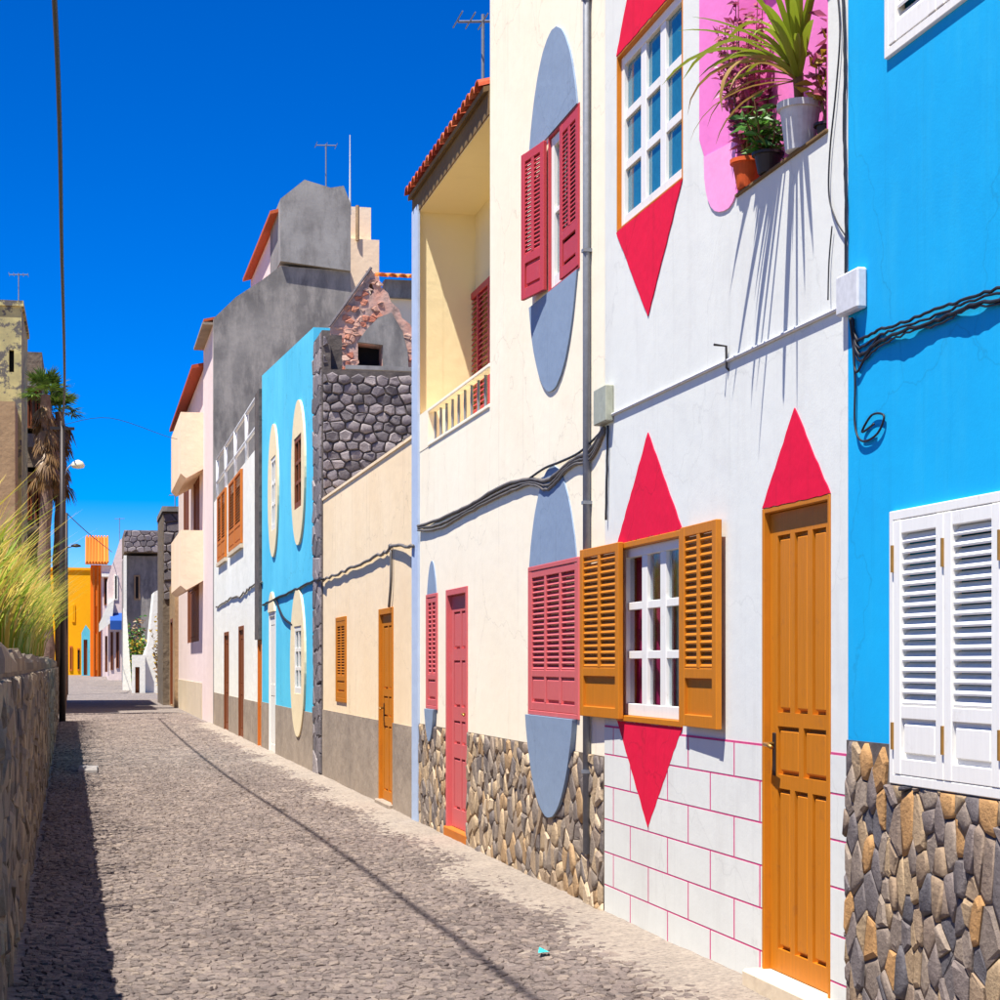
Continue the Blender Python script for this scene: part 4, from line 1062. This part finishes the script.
# cream water tank walls behind
yT = YG0 + 2.6
rt = thing('cream_roof_turret', (gx(362, yT), yT, gz(362, 300, yT)), 'cream stepped roof turret beside the grey block', 'turret')
MB().prism(GM(yT), rect(gx(349, yT), gx(371, yT), gz(360, 262, yT), gz(360, 207, yT)), -2, 0).build('upper_tier', M['peach'], rt)
MB().prism(GM(yT - .2), rect(gx(346, yT), gx(378, yT), 8, gz(362, 241, yT)), -2.4, 0).build('lower_tier', M['peach'], rt)
MB().tube([(gx(356, yT), yT - .25, gz(356, 208, yT)), (gx(356, yT), yT - .25, gz(356, 243, yT))], .05, 6).build('pipe', M['brownpl'], rt)

# ------------------------------------------------------------------ peach house with balconies
YH0, YH1 = YG1 + .001, fy(178.5)
hH = thing('peach_house', (W + 2, YH0, 0), 'peach house with solid balconies and red tiled eave', 'house')
zH = fz(200, 378)
ho = []
bals = [(gz(200, 412, YH0), gz(200, 478, YH0)), (gz(200, 530, YH0), gz(200, 590, YH0))]
dps = [(fy(199.5), fy(194), fz(198, 532), fz(198, 474)), (fy(199), fy(188), fz(194, 642), fz(194, 582)), (fy(189), fy(184), fz(187, 532), fz(187, 470))]
front(hH, rect(YH0, YH1, -.05, zH), [rect(*x) for x in dps], M['pinkwhite'])
shell(hH, YH0, YH1, zH, mat=M['peach'])
for x in dps:
    panel_door(hH, mpW, x[0] + .002, x[1] - .002, x[2], x[3] - .002, M['brown'], [(.08, .92, 2)], d=-.02, fr=.1, name='shuttered_opening')
for (zt_, zb_) in bals:
    y0, y1 = YH0 + .1, YH0 + 5.5; dpt = .58
    m = MB(); m.prism(lambda a, b, d: (W - a, y0 + d, b), [(0, zb_ + .25), (dpt * .75, zb_), (dpt, zb_ + .12), (dpt, zb_ + .3), (0, zb_ + .3)], 0, y1 - y0)
    bl = m.build('balcony', M['peach'], hH)
    MB().box(mpW, y0, y1, zb_ + .301, zt_, dpt - .12, dpt).build('parapet', M['peach'], bl)
    for yy_ in (y0, y1 - .12): MB().box(mpW, yy_, yy_ + .12, zb_ + .301, zt_, 0.001, dpt - .121).build('parapet', M['peach'], bl)
MB().prism(lambda a, b, d: (a, YH0 - .1 + d, b), [(W - .3, zH + .01), (W - .3, zH + .1), (W + 1.0, zH + .4), (W + 1.0, zH + .31)], 0.11, YH1 - YH0).build('eave', M['tile'], hH)
MB().prism(mpW, rect(YH0 + .5, YH1 - .01, -.05, .95), .0005, .015).build('cement_base', M['step'], hH)

# ------------------------------------------------------------------ houses further on
YI0, YI1 = YH1 + .001, fy(160.5)
hI = thing('brown_stone_house', (W + 1, YI0, 0), 'dark brown stone house with timber gate beyond the peach house', 'house')
XI = W - .12
io = [(YI0 + 1.5, YI0 + 3.2, .05, 3.0), (YI0 + 5.5, YI0 + 7.5, .05, 3.0)]
front(hI, [(YI0, -.1), (YI1, -.1), (YI1, fz(162, 600)), (YI0 + 3, fz(172, 588)), (YI0, fz(178, 580))], [rect(*x) for x in io], M['brownpl'], x=XI)
for x in io: panel_door(hI, FM(XI), x[0] + .002, x[1] - .002, x[2], x[3], M['brown'], [(.06, .45, 2), (.52, .94, 2)], d=-.08, fr=.12, name='gate')
yV = YI0 + 4
MB().prism(GM(yV), rect(gx(163, yV), gx(200, yV), 0, gz(170, 512, yV)), -5, 0).build('upper_storey', M['mortarL'], hI)
pv = cells(gx(163.5, yV), gx(190, yV), gz(170, 600, yV), gz(170, 513, yV), .42, .34, rE, .7)
lay_stones(pv, GM(yV), M['stoneE'], hI, .06, .03, rE, 300, 'stone', None, False, .4)
MB().box(GM(yV - .05), gx(162, yV), gx(200, yV), gz(170, 512, yV) + .01, gz(170, 508, yV) + .05, -5, .1).build('roof_slab', M['dcement'], hI)

def far_house(name, p0, p1, ptop, y, mat, label, depth=6, extra=0, base=None):
    x0, x1 = gx(p0, y), gx(p1, y); zt = gz((p0 + p1) / 2, ptop, y); gz0 = ground_z(y)
    h = thing(name, ((x0 + x1) / 2, y, gz0), label, 'house')
    return h, x0, x1, zt, gz0
def far_window(root, y, p0, p1, q0, q1, mat, gm='dark', fr=.08):
    mp = GM(y); pm = (p0 + p1) / 2
    a0, a1, b0, b1 = gx(p0, y), gx(p1, y), gz(pm, q1, y), gz(pm, q0, y)
    m = MB(); m.prism(mp, rect(a0, a1, b0, b1), -.1, .05, [rect(a0 + fr, a1 - fr, b0 + fr, b1 - fr)])
    w_ = m.build('window', M[mat], root)
    MB().box(mp, a0 + fr, a1 - fr, b0 + fr, b1 - fr, .004, .012).build('pane', M[gm], w_)
# yellow house
yY = 116
h, x0, x1, zt, g0 = far_house('yellow_house', 60, 91, 570, yY, M['yellow'], 'plain bright yellow house closing the far end of the street')
MB().prism(GM(yY), rect(x0 - 2, x1, g0 - .3, zt), -6, 0).build('wall', M['yellow'], h)
MB().box(GM(yY), x0 - 2, x1 + .02, zt, zt + .15, -6, .08).build('cornice', M['yellow'], h)
for (a, b, c, d) in ((69.5, 72.5, 646, 671), (77.5, 79.5, 648, 671)):
    far_window(h, yY, a, b, c, d, 'rust', 'dark', .12)
far_window(h, yY, 72, 75, 604, 622, 'yellow', 'dark', .1)
# pale turquoise kiosk
yK = 112
h, x0, x1, zt, g0 = far_house('pale_porch', 81.5, 90, 633, yK, None, 'small pale blue porch between the yellow and orange houses')
MB().prism(GM(yK), [(x0, g0 - .3), (x1, g0 - .3), (x1, zt + .15), ((x0 + x1) / 2, zt + .5), (x0, zt)], -1.5, 0, [rect(x0 + .12, x0 + .35, g0 + .02, zt - .4)]).build('wall', M['turq'], h)
MB().box(GM(yK), x0 + .12, x0 + .35, g0 + .02, zt - .4, -.2, -.12).build('door', M['brown'], h)
# orange house
yO = 108
h, x0, x1, zt, g0 = far_house('orange_house', 90.5, 112, 565, yO, None, 'tall narrow orange house with an orange tiled roof')
xm = gx(101, yO)
MB().prism(GM(yO), rect(x0, xm, g0 - .3, zt), -6, 0).build('wall', M['orangepl'], h)
MB().prism(GM(yO + .05), rect(xm + .002, x1, g0 - .3, zt), -6, 0).build('side_wall', M['pinkwhite'], h)
MB().prism(lambda a, b, d: (d, yO - a, b), [(.4, zt + .0), (.4, zt + .12), (-2.2, gz(100, 537, yO + 2)), (-2.2, gz(100, 540, yO + 2))], x0 - .3, x1 - .25).build('roof', M['otile'], h)
for k in range(8):
    MB().tube([(x0 - .2 + k * .17, yO - .42, zt + .14), (x0 - .2 + k * .17, yO + 2.15, gz(100, 536, yO + 2))], .06, 6).build('roof_tile', M['otile'], h)
for px in (93.2, 97.2): MB().box(GM(yO), gx(px, yO), gx(px + 1.1, yO), g0 - .2, zt - .05, 0.001, .12).build('pilaster', M['rust'], h)
for (a, b, c, d) in ((94.6, 97, 580, 606), (94.6, 97, 634, 670)): far_window(h, yO, a, b, c, d, 'orangepl', 'dark', .06)
far_window(h, yO + .05, 104, 108, 578, 605, 'brown', 'dark', .06)
MB().box(GM(yO + .05), gx(101.5, yO), gx(111, yO), gz(106, 577, yO), gz(106, 574, yO), .001, .5).build('window_hood', M['oldwhite'], h)
# white pink house with blue awning
yP = 100
h, x0, x1, zt, g0 = far_house('white_pink_house', 101, 123.5, 545, yP, None, 'white and pink house with blue awning near the street end')
MB().prism(GM(yP), [(gx(108, yP), g0 - .3), (x1, g0 - .3), (x1, gz(123, 537, yP)), (gx(120, yP), gz(120, 540, yP)), (gx(113, yP), gz(113, 562, yP)), (gx(108, yP), gz(108, 578, yP))], -6, 0).build('wall', M['pinkwhite'], h)
MB().prism(GM(yP - .4), [(gx(99, yP), gz(99, 632, yP)), (gx(112, yP), gz(112, 622, yP)), (gx(114, yP), gz(114, 600, yP)), (gx(108, yP), gz(108, 604, yP)), (gx(99, yP), gz(99, 624, yP))], -.5, 0).build('balcony', M['oldwhite'], h)
MB().prism(lambda a, b, d: (d, yP - a, b), [(0, gz(118, 613, yP)), (0, gz(118, 616, yP)), (.9, gz(118, 630, yP)), (.9, gz(118, 621, yP))], gx(110, yP), gx(123, yP)).build('awning', M['awning'], h)
for (a, b, c, d) in ((105, 107.5, 636, 672), (110.5, 113, 632, 670), (116, 119, 632, 668)): far_window(h, yP, a, b, c, d, 'brown', 'dark', .05)
far_window(h, yP, 114, 118, 575, 600, 'oldwhite', 'dark', .06)
# dark stone flat-roofed house
yN = 92
h, x0, x1, zt, g0 = far_house('dark_flat_house', 124, 162, 531, yN, None, 'dark grey flat roofed stone house behind the white steps')
MB().prism(GM(yN), rect(x0, x1, g0 - .3, gz(140, 556, yN)), -6, 0).build('wall', M['dcement'], h)
MB().prism(GM(yN - .5), rect(x0, x1 - .1, gz(140, 553, yN), gz(140, 531, yN)), -6, 0).build('parapet', M['mortarL'], h)
pv = cells(x0, x1 - .1, gz(140, 553, yN), gz(140, 531, yN), .35, .26, rE, .7)
lay_stones(pv, GM(yN - .5), M['stoneE'], h, .05, .02, rE, 300, 'stone', None, False, .4)
MB().box(GM(yN - .5), x0 - .02, x0 + .12, gz(124, 620, yN), gz(124, 556, yN), -.5, .02).build('white_pilaster', M['oldwhite'], h)
far_window(h, yN, 134, 140, 575, 600, 'brownpl', 'dark', .08)
# white stepped walls with shrub
yZ = 84
h = thing('white_stepped_wall', (gx(142, yZ), yZ, ground_z(yZ)), 'low white stepped garden wall in front of the dark flat roofed house', 'wall')
g0 = ground_z(yZ) - .3
MB().prism(GM(yZ), [(gx(143, yZ), g0), (gx(158, yZ), g0), (gx(158, yZ), gz(158, 590, yZ)), (gx(154, yZ), gz(154, 592, yZ)), (gx(149, yZ), gz(149, 640, yZ)), (gx(143, yZ), gz(143, 656, yZ))], -3, 0).build('high_wall', M['oldwhite'], h)
MB().prism(GM(yZ - .3), rect(gx(132, yZ), gx(145, yZ), g0, gz(140, 655, yZ)), -.6, 0, [rect(gx(135, yZ), gx(139.5, yZ), g0 + .1, gz(138, 667, yZ))]).build('low_wall', M['oldwhite'], h)
MB().prism(GM(yZ + 3), [(gx(124, yZ), g0), (gx(134, yZ), g0), (gx(128, yZ), gz(128, 612, yZ)), (gx(124.5, yZ), gz(124, 606, yZ))], -.5, 0).build('stair_side', M['oldwhite'], h)
MB().prism(GM(yZ - .25), rect(gx(135, yZ) + .01, gx(139.5, yZ) - .01, g0 + .1, gz(138, 667, yZ) - .01), -.3, -.2).build('door', M['brown'], h)
def shrub(c, hgt, rad, mats, label, rnd, n=700, size=.16, stems=12, name='shrub'):
    r = thing(name, c, label, 'shrub'); leafy(r, c, n, hgt, rad, size, mats, rnd, stems); return r
rs = random.Random(9)
shrub((gx(139, yZ + 1), yZ + 1, ground_z(yZ)), 2.6, .55, [M['green'], M['yellowleaf']], 'yellow green shrub rising behind the low white wall', rs, 900, .2, 16)
shrub((gx(136, 88), 88, ground_z(88)), 3.6, .6, [M['skirt'], M['green']], 'tall olive shrub against the dark flat roofed house', rs, 1100, .22, 16)
shrub((gx(161, 82), 81.6, ground_z(82)), 3.6, .5, [M['yellowleaf'], M['skirt']], 'dry yellow shrub by the brown stone house', rs, 500, .2, 12)

# ------------------------------------------------------------------ left side buildings, palm, poles
yM = 55.0
hM = thing('peeling_house', (gx(10, yM), yM, 0), 'peeling yellow house with bare grey patches at the far left edge', 'house')
xm1 = gx(21.5, yM); zm = gz(10, 306, yM)
MB().prism(GM(yM), rect(xm1 - 7, xm1, 0, zm), -5.5, 0, [rect(gx(9, yM), gx(14, yM), gz(10, 372, yM), gz(10, 350, yM))]).build('wall', M['olive'], hM)
MB().box(GM(yM), gx(9, yM) + .01, gx(14, yM) - .01, gz(10, 372, yM) + .01, gz(10, 350, yM) - .01, -.3, -.2).build('window', M['dark'], hM)
MB().prism(GM(yM - 2.2), rect(xm1 - 7, gx(18, yM), 0, gz(10, 412, yM)), -2.19, 0).build('lower_storey', M['brownpl'], hM)
MB().box(GM(yM), xm1 - 7, xm1 + .06, zm, zm + .16, -5.5, .08).build('parapet_cap', M['olive'], hM)
y2 = 62.0
h2 = thing('dark_left_house', (gx(34, y2), y2, 0), 'dark weathered house with balcony slabs behind the palm', 'house')
MB().prism(GM(y2), rect(gx(24, y2) - 6, gx(42, y2), 0, gz(34, 352, y2)), -9, 0).build('wall', M['mortarL'], h2)
for q in (385, 432, 470): MB().box(GM(y2), gx(23, y2), gx(44, y2), gz(34, q + 5, y2), gz(34, q, y2), 0.001, .9).build('balcony_slab', M['lcement'], h2)
MB().box(GM(y2), gx(23, y2), gx(43, y2), gz(34, 484, y2), gz(34, 470, y2), .8, .9).build('balcony_parapet', M['brownpl'], h2)
MB().box(GM(y2), gx(23, y2), gx(43, y2), gz(34, 450, y2), gz(34, 432, y2), .8, .9).build('balcony_parapet', M['dcement'], h2)
for (a, b, c, d) in ((27, 32, 388, 428), (35, 40, 388, 428), (27, 32, 478, 520), (35, 40, 478, 520)): far_window(h2, y2, a, b, c, d, 'brown', 'dark', .06)
def tv_antenna(x, y, z0, h, label, wd=.9, el=5):
    t = thing('television_antenna', (x, y, z0), label, 'antenna')
    MB().tube([(x, y, z0), (x, y, z0 + h)], .018, 6).build('mast', M['greypipe'], t)
    MB().tube([(x - wd * .5, y, z0 + h * .96), (x + wd * .5, y, z0 + h * .98)], .014, 6).build('boom', M['greypipe'], t)
    for k in range(el):
        xx = x - wd * .5 + wd * k / (el - 1)
        MB().tube([(xx, y - .25, z0 + h * .97), (xx, y + .25, z0 + h * .97)], .008, 5).build('element', M['greypipe'], t)
tv_antenna(gx(18, yM), yM + .5, zm, gz(18, 270, yM) - zm, 'thin rooftop television antenna on the peeling yellow house', .55)
tv_antenna(gx(326, 44.5), 44.5, gz(326, 190, 44.5), gz(326, 144, 44.5) - gz(326, 190, 44.5), 'tee shaped television antenna on the grey block', .5, 3)
t = tag(MB().tube([(gx(350, 45), 45, gz(350, 215, 45)), (gx(350, 45), 45, gz(350, 135, 45))], [.03, .012], 6).build('whip_antenna', M['boxwhite'], None, off=(gx(350, 45), 45, gz(350, 210, 45))), 'straight white whip antenna beside the grey block', 'antenna')
ya = fy(483, W + 1.2)
tv_antenna(W + 1.2, ya, 5.9, 2.5, 'dark television antenna on the loggia roof of the cream house', .55)
tv_antenna(gx(119.5, 101), 101, gz(120, 542, 101), gz(120, 518, 101) - gz(120, 542, 101), 'tiny antenna on the white and pink house', .5, 3)
tv_antenna(gx(175, yV + 1), yV + 1, gz(175, 512, yV), gz(175, 492, yV) - gz(175, 512, yV), 'tiny antenna on the brown stone house', .4, 3)

def palm(cx, cy, h, label, rnd):
    t = thing('fan_palm', (cx, cy, 0), label, 'palm tree')
    pts = [(cx + .05 * math.sin(i * .7), cy, h * i / 14) for i in range(15)]
    MB().tube(pts, [.19 - .004 * i + .03 * (i % 2) for i in range(15)], 12).build('trunk', M['trunk'], t)
    c = Vector((cx, cy, h))
    def fan(az, el, L, mat, name, droop, m):
        d = Vector((math.cos(az) * math.cos(el), math.sin(az) * math.cos(el), math.sin(el))); hub = c + d * L * .5 - Vector((0, 0, droop * .2))
        sd = Vector((-math.sin(az), math.cos(az), 0)); up = sd.cross(d)
        o = len(m.v); m.v += [tuple(c - sd * .015), tuple(c + sd * .015), tuple(hub + sd * .015), tuple(hub - sd * .015)]; m.f.append((o, o + 1, o + 2, o + 3))
        for k in range(15):
            a = (k - 7) / 7 * 1.35; v = (d * math.cos(a) + sd * math.sin(a)).normalized()
            tip = hub + v * L * .62 * (1 - .25 * abs(a) / 1.35) + Vector((0, 0, -droop * (.3 + .4 * rnd.random())))
            mid = hub + (tip - hub) * .55 + Vector((0, 0, droop * .15)); wv = v.cross(up).normalized() * .03
            o = len(m.v); m.v += [tuple(hub), tuple(mid - wv), tuple(tip), tuple(mid + wv)]; m.f.append((o, o + 1, o + 2, o + 3))
    for k in range(26):
        m = MB(); fan(rnd.uniform(0, 6.28), rnd.uniform(.0, 1.4), rnd.uniform(.65, 1.0), None, '', .25, m); m.build('frond', M['frond'], t, recalc=False)
    m = MB()
    for k in range(46):
        c = Vector((cx, cy, h - rnd.uniform(0, 2.0))); fan(rnd.uniform(0, 6.28), rnd.uniform(-1.35, -.7), rnd.uniform(.5, .8), None, '', .5, m)
    tag(m.build('dead_frond_skirt', M['skirt'], t, recalc=False), kind='stuff')
palm(gx(46, 52), 52, gz(46, 395, 52), 'fan palm with hanging brown skirt beside the left houses', random.Random(6))
palm(gx(60, 58), 58, gz(60, 412, 58), 'smaller fan palm half hidden behind the black pole', random.Random(7))

# utility pole with lamp, and the overhead cable that throws the line of shadow on the road
yp = 46.5; xp = gx(62.3, yp); zp = gz(62, 425, yp)
po = thing('utility_pole', (xp, yp, 0), 'dark slender utility pole at the end of the rubble wall', 'pole')
MB().tube([(xp, yp, 0), (xp, yp, zp + .1)], [.085, .06], 10).build('shaft', M['iron'], po, smooth_=True)
lx = gx(78, yp); lz = gz(78, 463, yp)
MB().tube([(xp, yp, lz - .45), (xp + .12, yp, lz - .15), (lx - .12, yp, lz)], .02, 8).build('lamp_arm', M['greypipe'], po, smooth_=True)
hd = MB().lathe((lx, yp, lz - .08), [(.03, -.06), (.14, -.04), (.17, .02), (.12, .11), (.04, .15), (.005, .16)], 14).build('lamp_head', M['lampglass'], po, smooth_=True)
MB().box(lambda a, b, d: (xp + a, yp + d, zp + b), -.3, .3, -.12, -.05, -.04, .04).build('crossarm', M['iron'], po)
cable([(xp, yp, zp), (-.42, 34, 6.55), (-.30, 22, 6.2), (-.25, 13, 6.45), (-.46, 4, 7.0), (-.9, -6, 7.6)], .022, M['cable'], 'black overhead cable running along the street from the utility pole', 'overhead_cable', 10)
yq = 82.0; xq = gx(66.5, yq)
po = thing('utility_pole', (xq, yq, 0), 'distant thin lamp post before the yellow house', 'pole')
zq = gz(66, 513, yq)
MB().tube([(xq, yq, 0), (xq, yq, zq)], [.08, .06], 8).build('shaft', M['iron'], po, smooth_=True)
MB().tube([(xq, yq, gz(66, 548, yq)), (gx(74, yq), yq, gz(74, 546, yq))], .025, 6).build('lamp_arm', M['iron'], po)
MB().lathe((gx(76, yq), yq, gz(76, 546, yq)), [(.05, -.06), (.22, -.03), (.2, .04), (.05, .1)], 12).build('lamp_head', M['iron'], po, smooth_=True)
cable([(xq, yq, zq), (gx(88, 92), 92, gz(88, 533, 92)), (gx(112, 101), 101, gz(112, 552, 101))], .02, M['cable'], 'thin black cable from the distant lamp post to the far houses', 'overhead_cable', 6)
cable([(xp, yp, zp), (gx(110, 47.5), 47.5, gz(110, 418, 47.5)), (gx(172, 49), 49, gz(172, 438, 49)), (W, 50.2, gz(190, 440, 50.2))], .006, M['cable'], 'hair thin cable crossing the street from pole to peach house', 'overhead_cable', 6)

# ------------------------------------------------------------------ cables and boxes on the facades
d_ = .014
def fc(px, py, d=d_): return (W - d, *fp(px, py, W - d))
bx = MB().box(FM(), fy(614), fy(601.5), fz(607, 424), fz(607, 388), .001, .05).build('junction_box', M['boxgreen'], None, off=(W, fy(607), fz(607, 406)), bevel=.006)
tag(bx, 'grey green cable junction box at the corner of the cream house', 'junction box')
for k, dy in enumerate((0, 5, 9)):
    cable([fc(418, 526 + dy * .5, .024), fc(440, 519 + dy), fc(470, 505 + dy * .7), fc(500, 487 + dy), fc(530, 479 + dy * .6), fc(548, 480 + dy), fc(570, 462 + dy * .5), fc(590, 450 + dy), fc(604, 428 + dy * .4)],
          .010 if k else .014, M['gcable'], ['thick grey cable, topmost strand sagging across the cream house', 'middle grey cable strand sagging across the cream house', 'lowest grey cable strand sagging across the cream house'][k], 'wall_cable', 8, wob=.004)
cable([fc(530, 478, .02), fc(545, 468, .02), fc(560, 462, .02), fc(580, 452), fc(600, 433)], .008, M['cable'], 'short black cable loop crossing the top of the lower oval', 'wall_cable', 6)
cable([fc(608, 425), fc(607, 470), fc(606, 520)], .007, M['cable'], 'thin black cable hanging below the grey green junction box', 'wall_cable', 5, wob=.004)
cable([fc(323, 580, .012), fc(345, 571, .012), fc(370, 559, .012), fc(388, 551, .012), fc(392, 545, .012), fc(413, 546, .04)], .017, M['gcable'], 'bundled grey cable across the beige house front', 'wall_cable', 8, wob=.015)
cable([fc(391, 550, .012), fc(391, 580, .012), fc(389, 607, .012)], .014, M['gcable'], 'short cable dropping to the orange door of the beige house', 'wall_cable', 5)
cable([fc(263, 605, .02), fc(278, 598, .02), fc(295, 590, .02), fc(313, 581, .02), fc(323, 579, .04)], .018, M['cable'], 'black cable bundle across the turquoise house front', 'wall_cable', 6, wob=.012)
cable([fc(276, 600, .02), fc(283, 617, .02), fc(293, 625, .02)], .018, M['cable'], 'drooping black cable beside the lower oval of the turquoise house', 'wall_cable', 6)
cable([fc(216, 608, .02), fc(228, 600, .02), fc(240, 596, .02), fc(250, 588, .02), fc(262, 582, .02)], .017, M['gcable'], 'twisted grey cable across the weathered white house', 'wall_cable', 8, wob=.03)
# right hand corner: white box, bundle, coil
bx = MB().box(FM(), fy(868), fy(846), fz(850, 316), fz(850, 276), .001, .045).build('junction_box', M['boxwhite'], None, off=(W, fy(857), fz(857, 297)), bevel=.008)
tag(bx, 'white cable junction box on the corner of the blue house', 'junction box')
names = ['upper strand of the black cable bundle on the blue wall', 'middle strand of the black cable bundle on the blue wall', 'lower strand of the black cable bundle on the blue wall', 'thin lowest strand of the cable bundle on the blue wall']
for k, (dy, rr) in enumerate(((0, .006), (7, .005), (14, .007), (20, .004))):
    cable([fc(852, 318, .012), fc(858, 340 + dy, .012), fc(878, 330 + dy * .9, .012), fc(905, 322 + dy * .6, .025), fc(940, 308 + dy * .8, .012), fc(970, 298 + dy * .5, .025), fc(1010, 284 + dy * .9, .012), fc(1080, 262 + dy, .012)], rr, M['cable'], names[k], 'wall_cable', 7, wob=.005)
cable([fc(850, 318, .04), fc(853, 345, .012), fc(856, 372, .012), fc(866, 356, .012), fc(880, 334, .012)], .005, M['cable'], 'black cable loop under the white junction box', 'wall_cable', 7)
cable([fc(852, 330, .012), fc(855, 380, .012), fc(855, 425, .012), fc(862, 441, .012), fc(877, 434, .012), fc(884, 416, .012), fc(872, 415, .012), fc(862, 432, .012), fc(874, 424, .02)], .0045, M['cable'], 'coiled cable end hanging on the blue wall', 'wall_cable', 7)
cable([fc(842, -20, .012), fc(845, 60, .012), fc(844, 130, .012), fc(846, 200, .012), fc(846, 276, .012)], .006, M['cable'], 'straight black cable running down the corner to white junction box', 'wall_cable', 8, wob=.004)
cable([fc(836, -20, .012), fc(840, 30, .012), fc(836, 90, .012), fc(830, 150, .012), fc(829, 195, .012), fc(836, 220, .012), fc(845, 235, .012)], .0035, M['cable'], 'loose black cable bowing out over the white wall', 'wall_cable', 8)
cable([fc(832, 226, .012), fc(829, 262, .012), fc(828, 300, .02)], .003, M['cable'], 'thin cable end dangling beside the white junction box', 'wall_cable', 6)

# ------------------------------------------------------------------ litter scrap and pale patch on the road
yl = EYE * F * 1000 / (957 - HZ); 
def road_pt(px, py):
    f = EYE * F * 1000 / (py - HZ); dx_, dy_ = ray(px); return (f * dx_, f * dy_)
a, b = road_pt(543, 957)
m = MB(); m.add([(a - .03, b - .02, .025), (a + .025, b - .03, .03), (a + .035, b + .02, .022), (a - .01, b + .035, .045), (a, b, .038)], [(0, 1, 4), (1, 2, 4), (2, 3, 4), (3, 0, 4)])
tag(m.build('litter_scrap', M['litter'], None, off=(a, b, .02), recalc=False), 'small crumpled turquoise scrap lying on the cobbles', 'litter')
a, b = road_pt(88, 771)
s = stone_piece([(a - .13, b - .5), (a + .12, b - .55), (a + .14, b + .45), (a - .1, b + .5)], lambda x, y, d: (x, y, d), .07, .01, R, inset=.08)  # pale grey flat piece standing a little above the cobbles
tag(s.build('pale_road_patch', M['pale_patch'], None, off=(a, b, 0)), 'pale flat patch raised on the road near the low wall', 'slab')

# ------------------------------------------------------------------ groups of alike things
GROUPS = {'wall_cable': 'cables fixed along the house fronts', 'television_antenna': 'television antennas on the roofs', 'fan_palm': 'fan palms beside the left houses',
          'shrub': 'shrubs near the end of the street', 'junction_box': 'cable junction boxes on house corners', 'utility_pole': 'lamp poles on the left of the street', 'overhead_cable': 'cables hung over the street'}
for o in COL.objects:
    k = o.name.split('.')[0]
    if o.parent is None and k in GROUPS: o['group'] = GROUPS[k]
